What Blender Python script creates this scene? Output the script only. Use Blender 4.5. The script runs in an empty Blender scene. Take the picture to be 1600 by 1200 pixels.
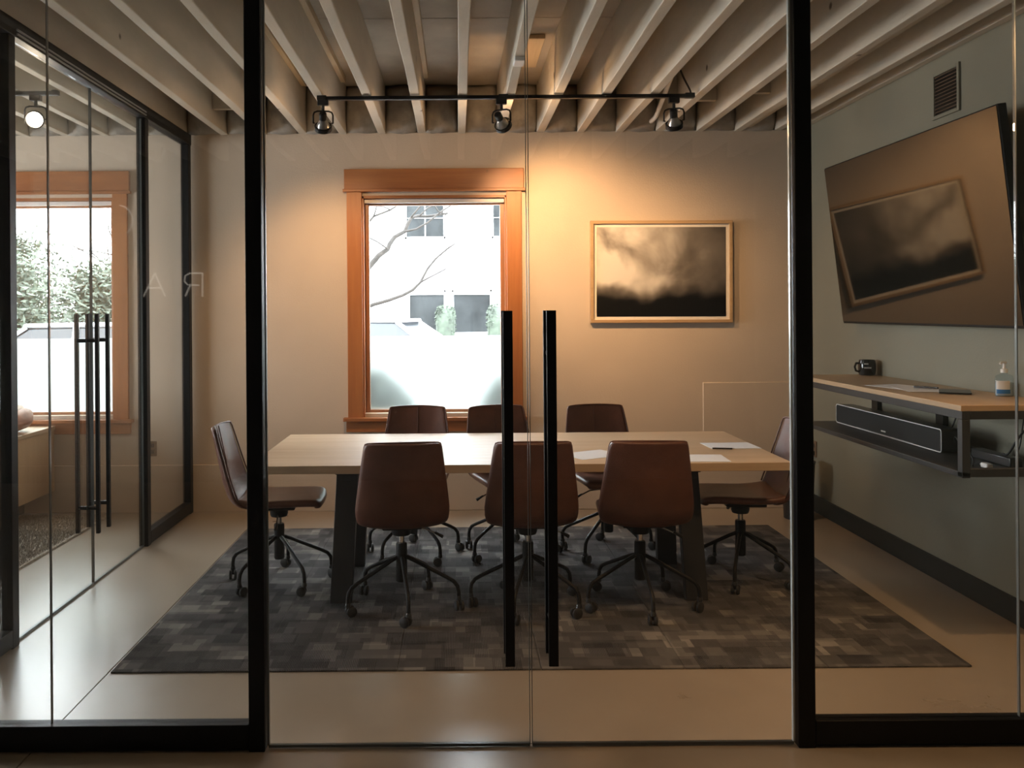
import bpy, bmesh, math, random
from mathutils import Vector, Matrix
R_ = math.radians
PI = math.pi
random.seed(7)
sc = bpy.context.scene
C = sc.collection

# ---------------------------------------------------------------- camera
F = 1344.0            # focal length in pixels of the 1600 wide frame
CX, CY = 715.0, 486.0 # optical axis in the frame
CH = 1.53             # camera height
ROLL = 0.0075
cam_d = bpy.data.cameras.new('camera')
cam = bpy.data.objects.new('camera', cam_d); C.objects.link(cam)
cam_d.sensor_width = 36.0
cam_d.lens = 36.0 * F / 1600.0
cam_d.shift_x = (800 - CX) / 1600.0
cam_d.shift_y = -(600 - CY) / 1600.0
cam_d.clip_start = 0.02
cam.matrix_world = Matrix.Translation((0, 0, CH)) @ Matrix.Rotation(PI/2, 4, 'X') @ Matrix.Rotation(-ROLL, 4, 'Z')
sc.camera = cam

def P(px, py, d):
    """world point seen at a pixel of the 1600x1200 frame, at depth d"""
    u, v = px - CX, py - CY
    X = math.cos(ROLL)*u - math.sin(ROLL)*v
    Y = math.sin(ROLL)*u + math.cos(ROLL)*v
    return Vector((X/F*d, d, CH - Y/F*d))

# ---------------------------------------------------------------- world, exposure
SKY = 18.0
w = bpy.data.worlds.new('overcast_sky'); sc.world = w
w.use_nodes = True
bg = w.node_tree.nodes['Background']
bg.inputs['Color'].default_value = (0.86, 0.93, 1.0, 1)
bg.inputs['Strength'].default_value = SKY
sc.view_settings.view_transform = 'Standard'
sc.view_settings.look = 'None'
sc.view_settings.gamma = 1
sc.view_settings.use_curve_mapping = False
sc.view_settings.exposure = 0.5
sc.cycles.transparent_max_bounces = 32
sc.cycles.use_denoising = True
sc.cycles.sample_clamp_indirect = 6

def portal(name, loc, rot, sx, sy):
    l = bpy.data.lights.new(name, 'AREA'); l.shape = 'RECTANGLE'; l.size = sx; l.size_y = sy
    l.cycles.is_portal = True
    o = bpy.data.objects.new(name, l); C.objects.link(o); o.location = loc; o.rotation_euler = rot
    return o

# ---------------------------------------------------------------- materials
def new_mat(name):
    m = bpy.data.materials.new(name); m.use_nodes = True
    nt = m.node_tree
    for n in list(nt.nodes): nt.nodes.remove(n)
    out = nt.nodes.new('ShaderNodeOutputMaterial')
    return m, nt, out
def nd(nt, t, **kw):
    n = nt.nodes.new(t)
    for k, v in kw.items():
        if k in n.inputs: n.inputs[k].default_value = v
        else: setattr(n, k, v)
    return n
def lk(nt, a, b): nt.links.new(a, b)
def col(c): return (c[0], c[1], c[2], 1)
def setspec(b, v):
    if 'Specular IOR Level' in b.inputs: b.inputs['Specular IOR Level'].default_value = v

def paint(name, c, rough=0.6, var=0.12, scale=3.0, bump=0.0, bscale=60, metal=0.0, c2=None, spec=0.5, stretch=(1,1,1), detail=6):
    """principled surface with a soft procedural colour variation and fine relief"""
    m, nt, out = new_mat(name)
    b = nd(nt, 'ShaderNodeBsdfPrincipled', Roughness=rough, Metallic=metal)
    setspec(b, spec)
    tc = nd(nt, 'ShaderNodeTexCoord')
    mp = nd(nt, 'ShaderNodeMapping'); mp.inputs['Scale'].default_value = stretch
    lk(nt, tc.outputs['Object'], mp.inputs['Vector'])
    n = nd(nt, 'ShaderNodeTexNoise', Scale=scale, Detail=detail, Roughness=0.6)
    lk(nt, mp.outputs[0], n.inputs['Vector'])
    mx = nd(nt, 'ShaderNodeMix', data_type='RGBA')
    c2 = c2 or tuple(x*(1-var*1.6) for x in c)
    cc = tuple(min(1, x*(1+var*0.6)) for x in c)
    mx.inputs[6].default_value = col(cc); mx.inputs[7].default_value = col(c2)
    rp = nd(nt, 'ShaderNodeMapRange'); rp.inputs[1].default_value = .3; rp.inputs[2].default_value = .72
    lk(nt, n.outputs[0], rp.inputs[0]); lk(nt, rp.outputs[0], mx.inputs[0])
    lk(nt, mx.outputs[2], b.inputs['Base Color'])
    if bump:
        n2 = nd(nt, 'ShaderNodeTexNoise', Scale=bscale, Detail=4)
        lk(nt, mp.outputs[0], n2.inputs['Vector'])
        bp = nd(nt, 'ShaderNodeBump', Strength=bump, Distance=0.01)
        lk(nt, n2.outputs[0], bp.inputs['Height']); lk(nt, bp.outputs[0], b.inputs['Normal'])
    lk(nt, b.outputs[0], out.inputs[0])
    return m

def add_spots(m, scale, r0, r1, c):
    nt = m.node_tree; b = [n for n in nt.nodes if n.type == 'BSDF_PRINCIPLED'][0]
    src = b.inputs['Base Color'].links[0].from_socket
    g = nd(nt, 'ShaderNodeNewGeometry'); vo = nd(nt, 'ShaderNodeTexVoronoi', Scale=scale); lk(nt, g.outputs['Position'], vo.inputs['Vector'])
    r = nd(nt, 'ShaderNodeMapRange'); r.inputs[1].default_value = r0; r.inputs[2].default_value = r1
    lk(nt, vo.outputs['Distance'], r.inputs[0])
    mx = nd(nt, 'ShaderNodeMix', data_type='RGBA'); mx.inputs[6].default_value = col(c); lk(nt, src, mx.inputs[7]); lk(nt, r.outputs[0], mx.inputs[0])
    lk(nt, mx.outputs[2], b.inputs['Base Color'])

def wood(name, c1, c2, along='X', rough=0.45, grain=14.0, knots=False, spec=0.5):
    m, nt, out = new_mat(name)
    b = nd(nt, 'ShaderNodeBsdfPrincipled', Roughness=rough); setspec(b, spec)
    tc = nd(nt, 'ShaderNodeTexCoord')
    mp = nd(nt, 'ShaderNodeMapping')
    s = {'X': (0.06, 1, 1), 'Y': (1, 0.06, 1), 'Z': (1, 1, 0.06)}[along]
    mp.inputs['Scale'].default_value = s
    lk(nt, tc.outputs['Object'], mp.inputs['Vector'])
    n = nd(nt, 'ShaderNodeTexNoise', Scale=grain, Detail=8, Roughness=0.65, Distortion=0.6)
    lk(nt, mp.outputs[0], n.inputs['Vector'])
    n2 = nd(nt, 'ShaderNodeTexNoise', Scale=grain*7, Detail=3)
    lk(nt, mp.outputs[0], n2.inputs['Vector'])
    ad = nd(nt, 'ShaderNodeMath', operation='MULTIPLY_ADD'); ad.inputs[1].default_value = .35
    lk(nt, n2.outputs[0], ad.inputs[0]); lk(nt, n.outputs[0], ad.inputs[2])
    rp = nd(nt, 'ShaderNodeMapRange'); rp.inputs[1].default_value = .45; rp.inputs[2].default_value = .9
    lk(nt, ad.outputs[0], rp.inputs[0])
    mx = nd(nt, 'ShaderNodeMix', data_type='RGBA')
    mx.inputs[6].default_value = col(c1); mx.inputs[7].default_value = col(c2)
    lk(nt, rp.outputs[0], mx.inputs[0])
    last = mx.outputs[2]
    if knots:
        vo = nd(nt, 'ShaderNodeTexVoronoi', Scale=3.2)
        lk(nt, tc.outputs['Object'], vo.inputs['Vector'])
        r2 = nd(nt, 'ShaderNodeMapRange'); r2.inputs[1].default_value = .015; r2.inputs[2].default_value = .06
        lk(nt, vo.outputs['Distance'], r2.inputs[0])
        m2 = nd(nt, 'ShaderNodeMix', data_type='RGBA'); m2.inputs[6].default_value = col(tuple(x*.3 for x in c2))
        lk(nt, last, m2.inputs[7]); lk(nt, r2.outputs[0], m2.inputs[0]); last = m2.outputs[2]
    lk(nt, last, b.inputs['Base Color'])
    bp = nd(nt, 'ShaderNodeBump', Strength=.12, Distance=0.004)
    lk(nt, ad.outputs[0], bp.inputs['Height']); lk(nt, bp.outputs[0], b.inputs['Normal'])
    lk(nt, b.outputs[0], out.inputs[0])
    return m

def glass_mat(name, tint=(.95, .97, .96), rough=0.0, ior=1.45):
    m, nt, out = new_mat(name)
    t = nd(nt, 'ShaderNodeBsdfTransparent'); t.inputs[0].default_value = col(tint)
    g = nd(nt, 'ShaderNodeBsdfGlossy', Roughness=rough); g.inputs[0].default_value = (1, 1, 1, 1)
    # Schlick reflectance of one face, the same from either side of the pane
    lw = nd(nt, 'ShaderNodeLayerWeight', Blend=.5)
    pw = nd(nt, 'ShaderNodeMath', operation='POWER'); pw.inputs[1].default_value = 5.0
    lk(nt, lw.outputs['Facing'], pw.inputs[0])
    f0 = ((ior-1)/(ior+1))**2
    fr = nd(nt, 'ShaderNodeMath', operation='MULTIPLY_ADD'); fr.inputs[1].default_value = 1-f0; fr.inputs[2].default_value = f0
    lk(nt, pw.outputs[0], fr.inputs[0])
    mx = nd(nt, 'ShaderNodeMixShader')
    lk(nt, fr.outputs[0], mx.inputs[0]); lk(nt, t.outputs[0], mx.inputs[1]); lk(nt, g.outputs[0], mx.inputs[2])
    lk(nt, mx.outputs[0], out.inputs[0])
    return m

def frosted_mat(name):
    m, nt, out = new_mat(name)
    t = nd(nt, 'ShaderNodeBsdfTranslucent'); t.inputs[0].default_value = (.62, .66, .645, 1)
    r = nd(nt, 'ShaderNodeBsdfRefraction', Roughness=.62, IOR=1.3); r.inputs[0].default_value = (.72, .76, .74, 1)
    mx = nd(nt, 'ShaderNodeMixShader'); mx.inputs[0].default_value = .94
    lk(nt, t.outputs[0], mx.inputs[1]); lk(nt, r.outputs[0], mx.inputs[2])
    lk(nt, mx.outputs[0], out.inputs[0])
    return m

def emit_mat(name, c, s):
    m, nt, out = new_mat(name)
    e = nd(nt, 'ShaderNodeEmission', Strength=s); e.inputs[0].default_value = col(c)
    lk(nt, e.outputs[0], out.inputs[0])
    return m

def carpet_tile_mat():
    """loop pile with random rectangular patches of several greys, ribbed in two directions"""
    m, nt, out = new_mat('carpet_tile')
    b = nd(nt, 'ShaderNodeBsdfPrincipled', Roughness=.95); setspec(b, .1)
    g = nd(nt, 'ShaderNodeNewGeometry')
    def brick(scale, w_, h_, off, a, c_):
        br = nd(nt, 'ShaderNodeTexBrick', Scale=scale)
        br.inputs['Color1'].default_value = a; br.inputs['Color2'].default_value = c_
        br.inputs['Mortar Size'].default_value = 0; br.inputs['Bias'].default_value = 0
        br.inputs['Brick Width'].default_value = w_; br.inputs['Row Height'].default_value = h_
        br.offset = off; br.squash = .6; br.squash_frequency = 3
        mp = nd(nt, 'ShaderNodeMapping'); mp.inputs['Location'].default_value = (off*3.1, off*7.7, 0)
        lk(nt, g.outputs['Position'], mp.inputs['Vector']); lk(nt, mp.outputs[0], br.inputs['Vector'])
        return br
    W, K = (1, 1, 1, 1), (0, 0, 0, 1)
    b1 = brick(1, .125, .096, .37, W, K); b2 = brick(1, .21, .15, .23, W, K); b3 = brick(1, .085, .067, .61, W, K)
    a1 = nd(nt, 'ShaderNodeMath', operation='MULTIPLY_ADD'); a1.inputs[1].default_value = .42
    a2 = nd(nt, 'ShaderNodeMath', operation='MULTIPLY_ADD'); a2.inputs[1].default_value = .33
    a3 = nd(nt, 'ShaderNodeMath', operation='MULTIPLY'); a3.inputs[1].default_value = .25
    lk(nt, b3.outputs[0], a3.inputs[0]); lk(nt, b2.outputs[0], a2.inputs[0]); lk(nt, a3.outputs[0], a2.inputs[2])
    lk(nt, b1.outputs[0], a1.inputs[0]); lk(nt, a2.outputs[0], a1.inputs[2])
    cr = nd(nt, 'ShaderNodeValToRGB')
    e = cr.color_ramp.elements
    e[0].position = .15; e[0].color = (.036, .035, .037, 1)
    e[1].position = .92; e[1].color = (.29, .27, .245, 1)
    x = e.new(.5); x.color = (.088, .085, .085, 1)
    x = e.new(.72); x.color = (.15, .142, .135, 1)
    lk(nt, a1.outputs[0], cr.inputs[0])
    # ribs
    def wave(d):
        wv = nd(nt, 'ShaderNodeTexWave', Scale=42, Distortion=.6, bands_direction=d)
        lk(nt, g.outputs['Position'], wv.inputs['Vector']); return wv
    wx, wy = wave('X'), wave('Y')
    gt = nd(nt, 'ShaderNodeMath', operation='GREATER_THAN'); gt.inputs[1].default_value = .5
    lk(nt, b2.outputs[0], gt.inputs[0])
    rb = nd(nt, 'ShaderNodeMix', data_type='FLOAT')
    lk(nt, gt.outputs[0], rb.inputs[0]); lk(nt, wx.outputs[1], rb.inputs[2]); lk(nt, wy.outputs[1], rb.inputs[3])
    mu = nd(nt, 'ShaderNodeMapRange'); mu.inputs[3].default_value = .55; mu.inputs[4].default_value = 1.25
    lk(nt, rb.outputs[0], mu.inputs[0])
    mc = nd(nt, 'ShaderNodeMix', data_type='RGBA', blend_type='MULTIPLY'); mc.inputs[0].default_value = 1
    lk(nt, cr.outputs[0], mc.inputs[6]); lk(nt, mu.outputs[0], mc.inputs[7])
    lk(nt, mc.outputs[2], b.inputs['Base Color'])
    bp = nd(nt, 'ShaderNodeBump', Strength=.5, Distance=.004)
    lk(nt, rb.outputs[0], bp.inputs['Height']); lk(nt, bp.outputs[0], b.inputs['Normal'])
    lk(nt, b.outputs[0], out.inputs[0])
    return m

def concrete_mat():
    m, nt, out = new_mat('polished_concrete')
    b = nd(nt, 'ShaderNodeBsdfPrincipled'); setspec(b, .85)
    g = nd(nt, 'ShaderNodeNewGeometry')
    n1 = nd(nt, 'ShaderNodeTexNoise', Scale=1.1, Detail=8, Roughness=.62, Distortion=.4)
    n2 = nd(nt, 'ShaderNodeTexNoise', Scale=9, Detail=6, Roughness=.6)
    lk(nt, g.outputs['Position'], n1.inputs['Vector']); lk(nt, g.outputs['Position'], n2.inputs['Vector'])
    ad = nd(nt, 'ShaderNodeMath', operation='MULTIPLY_ADD'); ad.inputs[1].default_value = .35
    lk(nt, n2.outputs[0], ad.inputs[0]); lk(nt, n1.outputs[0], ad.inputs[2])
    cr = nd(nt, 'ShaderNodeValToRGB'); e = cr.color_ramp.elements
    e[0].position = .2; e[0].color = (.25, .20, .15, 1)
    e[1].position = 1.0; e[1].color = (.36, .30, .23, 1)
    lk(nt, ad.outputs[0], cr.inputs[0]); lk(nt, cr.outputs[0], b.inputs['Base Color'])
    rr = nd(nt, 'ShaderNodeMapRange'); rr.inputs[1].default_value = .3; rr.inputs[2].default_value = 1.0
    rr.inputs[3].default_value = .24; rr.inputs[4].default_value = .36
    lk(nt, ad.outputs[0], rr.inputs[0]); lk(nt, rr.outputs[0], b.inputs['Roughness'])
    lk(nt, b.outputs[0], out.inputs[0])
    return m

def print_mat():
    """the misty black and white landscape print: pale mist over a black ridge, darkening to one side"""
    m, nt, out = new_mat('misty_print')
    b = nd(nt, 'ShaderNodeBsdfPrincipled', Roughness=.35); setspec(b, .35)
    tc = nd(nt, 'ShaderNodeTexCoord'); sp = nd(nt, 'ShaderNodeSeparateXYZ')
    lk(nt, tc.outputs['Object'], sp.inputs[0])   # local x -.5...5, z -.36...36
    n = nd(nt, 'ShaderNodeTexNoise', Scale=2.6, Detail=4, Roughness=.5, Distortion=.35)
    lk(nt, tc.outputs['Object'], n.inputs['Vector'])
    nx = nd(nt, 'ShaderNodeTexNoise', Scale=2.6, Detail=3)
    lk(nt, tc.outputs['Object'], nx.inputs['Vector'])
    # ridge line: z + noise
    rz = nd(nt, 'ShaderNodeMath', operation='MULTIPLY_ADD'); rz.inputs[1].default_value = .34
    lk(nt, nx.outputs[0], rz.inputs[0]); lk(nt, sp.outputs[2], rz.inputs[2])
    rr = nd(nt, 'ShaderNodeMapRange', interpolation_type='SMOOTHSTEP'); rr.inputs[1].default_value = -.03; rr.inputs[2].default_value = .16
    lk(nt, rz.outputs[0], rr.inputs[0])
    # mist brightness falls towards +x
    fx = nd(nt, 'ShaderNodeMapRange'); fx.inputs[1].default_value = -.35; fx.inputs[2].default_value = .55
    fx.inputs[3].default_value = 1.15; fx.inputs[4].default_value = .22
    lk(nt, sp.outputs[0], fx.inputs[0])
    fn = nd(nt, 'ShaderNodeMapRange'); fn.inputs[1].default_value = .3; fn.inputs[2].default_value = .7
    fn.inputs[3].default_value = .25; fn.inputs[4].default_value = 1.0
    lk(nt, n.outputs[0], fn.inputs[0])
    m1 = nd(nt, 'ShaderNodeMath', operation='MULTIPLY'); m2 = nd(nt, 'ShaderNodeMath', operation='MULTIPLY')
    lk(nt, fx.outputs[0], m1.inputs[0]); lk(nt, fn.outputs[0], m1.inputs[1])
    lk(nt, m1.outputs[0], m2.inputs[0]); lk(nt, rr.outputs[0], m2.inputs[1])
    cr = nd(nt, 'ShaderNodeValToRGB'); e = cr.color_ramp.elements
    e[0].color = (.004, .004, .004, 1); e[1].color = (.66, .62, .56, 1); e[1].position = .75
    x = e.new(.3); x.color = (.17, .15, .13, 1)
    lk(nt, m2.outputs[0], cr.inputs[0]); lk(nt, cr.outputs[0], b.inputs['Base Color'])
    lk(nt, b.outputs[0], out.inputs[0])
    return m

M = {}
M['wall'] = paint('greige_wall_paint', (.56, .46, .36), .75, .05, 1.5, .12, 90)
M['wall_r'] = paint('sage_wall_paint', (.235, .222, .165), .7, .05, 1.5, .12, 90)
M['wall_dark'] = paint('dim_wall_paint', (.16, .145, .125), .8, .1, 2)
M['joist'] = paint('whitewashed_joist', (.62, .56, .46), .75, .2, 2.2, .35, 22, stretch=(1, .35, 1))
add_spots(M['joist'], 3.4, .05, .085, (.10, .075, .05))
M['deck'] = paint('whitewashed_deck', (.47, .41, .33), .8, .22, 1.6, .25, 25)
M['batt'] = paint('insulation_batt', (.42, .385, .34), .45, .3, 6, .9, 11)
M['pale_wood'] = wood('pale_patch_wood', (.62, .50, .33), (.48, .36, .22), 'Y', .6)
M['floor'] = concrete_mat()
M['gap'] = paint('slab_joint', (.03, .028, .025), .9)
M['tile'] = carpet_tile_mat()
M['fir_h'] = wood('fir_trim_horizontal', (.40, .15, .045), (.27, .088, .025), 'X', .42, 9, True)
M['fir_v'] = wood('fir_trim_vertical', (.42, .16, .047), (.29, .095, .027), 'Z', .42, 9, True)
M['sash'] = wood('fir_sash', (.40, .19, .09), (.27, .11, .05), 'Z', .35, 9)
M['oak'] = wood('oak_laminate', (.62, .46, .30), (.50, .35, .21), 'X', .42, 10)
M['oak_y'] = wood('oak_shelf', (.50, .35, .21), (.40, .265, .15), 'Y', .38, 10)
M['oak_z'] = wood('oak_credenza', (.50, .33, .18), (.40, .25, .13), 'Z', .45, 8)
M['frame'] = wood('picture_frame_oak', (.50, .34, .18), (.38, .24, .12), 'X', .45, 14)
M['black'] = paint('black_powder_coat', (.006, .006, .0065), .45, .1, 8, .05, 200, spec=.25)
M['steel'] = paint('dark_steel', (.035, .034, .034), .45, .2, 6, .05, 120, metal=.3)
M['gunmetal'] = paint('gunmetal_leg', (.045, .045, .047), .40, .15, 5, .05, 120, metal=.4)
M['chrome'] = paint('chrome', (.75, .75, .74), .18, .03, 5, metal=1)
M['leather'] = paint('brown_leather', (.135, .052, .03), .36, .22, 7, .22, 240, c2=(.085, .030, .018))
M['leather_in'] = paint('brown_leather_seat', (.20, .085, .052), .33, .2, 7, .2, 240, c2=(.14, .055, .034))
M['plastic'] = paint('black_plastic', (.015, .015, .016), .3, .1, 10)
M['rubber'] = paint('black_rubber', (.01, .01, .01), .6, .1, 10)
M['glass'] = glass_mat('partition_glass', (.965, .96, .955))
M['glass_side'] = glass_mat('side_panel_glass', (.91, .905, .895))
M['wglass'] = glass_mat('window_glass', (.97, .98, .975))
M['edge'] = paint('painted_highlight_seal', (.62, .68, .68), .15, .05, 20, spec=.9)  # pale colour paints the highlight along the seal beside the right post
M['edge_dark'] = paint('dark_edge_seal', (.10, .11, .105), .3, .05, 20)
M['edge_mid'] = paint('joint_silicone', (.22, .22, .205), .4, .05, 20)
M['frost'] = frosted_mat('frosted_film')
M['screen'] = paint('dark_glossy_screen', (.008, .007, .006), .045, .02, 3, spec=1.0)
M['white'] = paint('white_plastic', (.78, .77, .74), .4, .04, 8)
M['paper'] = paint('white_paper', (.82, .82, .82), .8, .03, 20)
M['ink'] = paint('printed_grey', (.22, .22, .23), .8, .1, 20)
M['print'] = print_mat()
M['mat'] = paint('picture_mat', (.78, .72, .62), .8, .03, 10)
M['grille'] = paint('speaker_cloth', (.012, .012, .013), .85, .3, 60, .5, 500)
M['silver'] = paint('silver_trim', (.55, .55, .55), .3, .05, 10, metal=.7)
M['ceramic'] = paint('black_ceramic', (.012, .011, .011), .15, .05, 10)
M['bottle'] = glass_mat('clear_bottle', (.86, .92, .95), .05)
M['gel'] = paint('sanitizer_gel', (.55, .62, .66), .2, .05, 10)
M['blue'] = paint('blue_label', (.04, .19, .46), .4, .08, 20)
M['brass'] = paint('brown_outlet', (.16, .10, .06), .4, .1, 10)
M['shag'] = paint('beige_shag', (.50, .45, .37), .95, .3, 40, 1.0, 120, c2=(.26, .22, .17))
M['tan'] = paint('tan_leather', (.33, .15, .075), .55, .25, 12, .4, 60)
M['fleece'] = paint('pale_fleece', (.62, .52, .42), .95, .2, 40, 1, 120)
M['bulb_glass'] = paint('bulb_reflector', (.34, .32, .30), .22, .1, 12, metal=.6)
M['bulb_lit'] = emit_mat('lit_bulb', (1.0, .78, .48), 18)
M['bulb_lit_room'] = emit_mat('lit_bulb_cool', (1.0, .86, .64), 40)
M['outside_white'] = paint('white_stucco', (.80, .80, .79), .8, .04, 2)
M['outside_trim'] = paint('white_trim', (.70, .70, .70), .6, .04, 2)
M['far_glass'] = paint('far_window_glass', (.034, .037, .038), .5, .4, 1.3, spec=.08)
M['asphalt'] = paint('asphalt', (.12, .12, .12), .9, .2, 4, .3, 60)
M['pavement'] = paint('pavement', (.36, .35, .34), .9, .12, 2, .2, 30)
M['bark'] = paint('grey_bark', (.045, .04, .036), .85, .3, 12, .6, 40)
M['leaf_dark'] = paint('conifer_leaf', (.075, .10, .07), .6, .4, 3)
M['leaf_mid'] = paint('shrub_leaf', (.05, .075, .045), .6, .4, 3)
M['leaf_shade'] = paint('painted_shade_leaf', (.022, .046, .026), .6, .4, 3)  # shade put into the leaf colour of the shrubs under the window
M['leaf_pale'] = paint('topiary_leaf', (.055, .075, .05), .6, .4, 6)
M['car_white'] = paint('white_car_paint', (.75, .75, .76), .2, .03, 3)
M['car_silver'] = paint('silver_car_paint', (.38, .40, .42), .22, .05, 3, metal=.4)
M['car_glass'] = paint('car_glass', (.02, .024, .028), .06, .1, 3)
M['tyre'] = paint('tyre_rubber', (.014, .014, .014), .8, .1, 10)
M['cream'] = emit_mat('letter_added_glow', (1.0, .90, .76), 1.6)  # glow added so the letters' mirror image shows in the front glass

# ---------------------------------------------------------------- mesh helpers
class MB:
    def __init__(s): s.v = []; s.f = []
    def add(s, vs, fs):
        o = len(s.v); s.v += [Vector(a) for a in vs]; s.f += [tuple(i+o for i in f) for f in fs]; return s
    def box(s, x0, x1, y0, y1, z0, z1):
        v = [(x0,y0,z0),(x1,y0,z0),(x1,y1,z0),(x0,y1,z0),(x0,y0,z1),(x1,y0,z1),(x1,y1,z1),(x0,y1,z1)]
        return s.add(v, [(0,3,2,1),(4,5,6,7),(0,1,5,4),(1,2,6,5),(2,3,7,6),(3,0,4,7)])
    def hexa(s, bot, top):
        return s.add(list(bot)+list(top), [(0,3,2,1),(4,5,6,7),(0,1,5,4),(1,2,6,5),(2,3,7,6),(3,0,4,7)])
    def bar(s, a, b, w, h, up=(0,0,1)):
        a, b = Vector(a), Vector(b); d = (b-a).normalized(); up = Vector(up)
        if abs(d.dot(up)) > .99: up = Vector((0,1,0))
        x = d.cross(up).normalized(); y = x.cross(d)
        q = [x*(-w/2)+y*(-h/2), x*(w/2)+y*(-h/2), x*(w/2)+y*(h/2), x*(-w/2)+y*(h/2)]
        v = [a+p for p in q]+[b+p for p in q]
        return s.add(v, [(0,1,2,3),(7,6,5,4),(0,4,5,1),(1,5,6,2),(2,6,7,3),(3,7,4,0)])
    def tube(s, pts, r, n=10, cap=True):
        pts = [Vector(p) for p in pts]; rs = r if isinstance(r, (list, tuple)) else [r]*len(pts)
        rings = []; ref = None
        for i, p in enumerate(pts):
            if i == 0: d = pts[1]-p
            elif i == len(pts)-1: d = p-pts[i-1]
            else: d = (pts[i+1]-p).normalized()+(p-pts[i-1]).normalized()
            d.normalize()
            if ref is None: ref = Vector((0,0,1)) if abs(d.z) < .9 else Vector((1,0,0))
            x = d.cross(ref)
            if x.length < 1e-4: x = d.cross(Vector((0,1,0)))
            x.normalize(); y = x.cross(d).normalized(); ref = y
            rings.append([p+(x*math.cos(2*PI*k/n)+y*math.sin(2*PI*k/n))*rs[i] for k in range(n)])
        v = [q for rg in rings for q in rg]; f = []
        for i in range(len(pts)-1):
            for k in range(n):
                k2 = (k+1) % n
                f.append((i*n+k, i*n+k2, (i+1)*n+k2, (i+1)*n+k))
        if cap:
            f.append(tuple(reversed(range(n)))); f.append(tuple((len(pts)-1)*n+k for k in range(n)))
        return s.add(v, f)
    def lathe(s, prof, n=24, o=(0,0,0), sx=1, sy=1, mat=None):
        o = Vector(o); v = []; f = []
        for r, z in prof:
            for k in range(n):
                p = Vector((r*math.cos(2*PI*k/n)*sx, r*math.sin(2*PI*k/n)*sy, z))
                v.append((mat @ p if mat else p)+o)
        for i in range(len(prof)-1):
            for k in range(n):
                k2 = (k+1) % n; f.append((i*n+k, i*n+k2, (i+1)*n+k2, (i+1)*n+k))
        f.append(tuple(reversed(range(n)))); f.append(tuple((len(prof)-1)*n+k for k in range(n)))
        return s.add(v, f)
    def prism(s, poly, axis, a, b):
        """extrude a 2-D polygon along axis from a to b; for x: (y,z), y: (x,z), z: (x,y)"""
        n = len(poly)
        def mk(p, t): return {'x': (t, p[0], p[1]), 'y': (p[0], t, p[1]), 'z': (p[0], p[1], t)}[axis]
        v = [mk(p, a) for p in poly]+[mk(p, b) for p in poly]
        f = [tuple(range(n)), tuple(reversed(range(n, 2*n)))]
        for i in range(n):
            j = (i+1) % n; f.append((i, i+n, j+n, j))
        return s.add(v, f)
    def grid(s, rows):
        n, m = len(rows), len(rows[0]); v = [q for r in rows for q in r]; f = []
        for i in range(n-1):
            for j in range(m-1): f.append((i*m+j, i*m+j+1, (i+1)*m+j+1, (i+1)*m+j))
        return s.add(v, f)

def origin_of(o):
    p = Vector((0, 0, 0))
    while o is not None: p += o.location; o = o.parent
    return p

def build(name, mb, mat, parent=None, bevel=0.0, smooth=True, loc=None, local=False, segs=2, angle=38):
    """links the builder as ONE mesh object. Coordinates are world unless local"""
    off = Vector((0, 0, 0)) if local else origin_of(parent)
    base = Vector(loc) if loc is not None else Vector((0, 0, 0))
    me = bpy.data.meshes.new(name)
    me.from_pydata([tuple(v-off-base) for v in mb.v], [], mb.f); me.update()
    bm = bmesh.new(); bm.from_mesh(me); bmesh.ops.recalc_face_normals(bm, faces=bm.faces); bm.to_mesh(me); bm.free()
    me.materials.append(M[mat] if isinstance(mat, str) else mat)
    if smooth:
        me.shade_smooth(); me.set_sharp_from_angle(angle=R_(angle))
    o = bpy.data.objects.new(name, me); C.objects.link(o); o.parent = parent; o.location = base
    if bevel:
        b = o.modifiers.new('bevel', 'BEVEL'); b.width = bevel; b.segments = segs; b.limit_method = 'ANGLE'; b.angle_limit = R_(40)
        b.harden_normals = False
    return o

def tag(o, label=None, cat=None, group=None, kind=None):
    if label: o['label'] = label
    if cat: o['category'] = cat
    if group: o['group'] = group
    if kind: o['kind'] = kind
    return o
def empty(name, loc, rz=0.0):
    o = bpy.data.objects.new(name, None); C.objects.link(o); o.location = loc; o.rotation_euler = (0, 0, rz)
    o.empty_display_size = .05
    return o
def thing(name, loc, label, cat, group=None, rz=0.0): return tag(empty(name, loc, rz), label, cat, group)
def struct(o, label=None): return tag(o, label, None, None, 'structure')
def copy_tree(o, parent=None):
    c = o.copy(); C.objects.link(c); c.parent = parent
    for ch in o.children: copy_tree(ch, c)
    return c
def piece(src, loc, parent, rot=None):
    """another object that shares src's mesh"""
    c = bpy.data.objects.new(src.name.split('.')[0], src.data); C.objects.link(c); c.parent = parent; c.location = loc
    if rot: c.rotation_euler = rot
    for md in src.modifiers:
        if md.type == 'BEVEL':
            b = c.modifiers.new('bevel', 'BEVEL'); b.width = md.width; b.segments = md.segments; b.limit_method = 'ANGLE'; b.angle_limit = md.angle_limit
    return c
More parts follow.
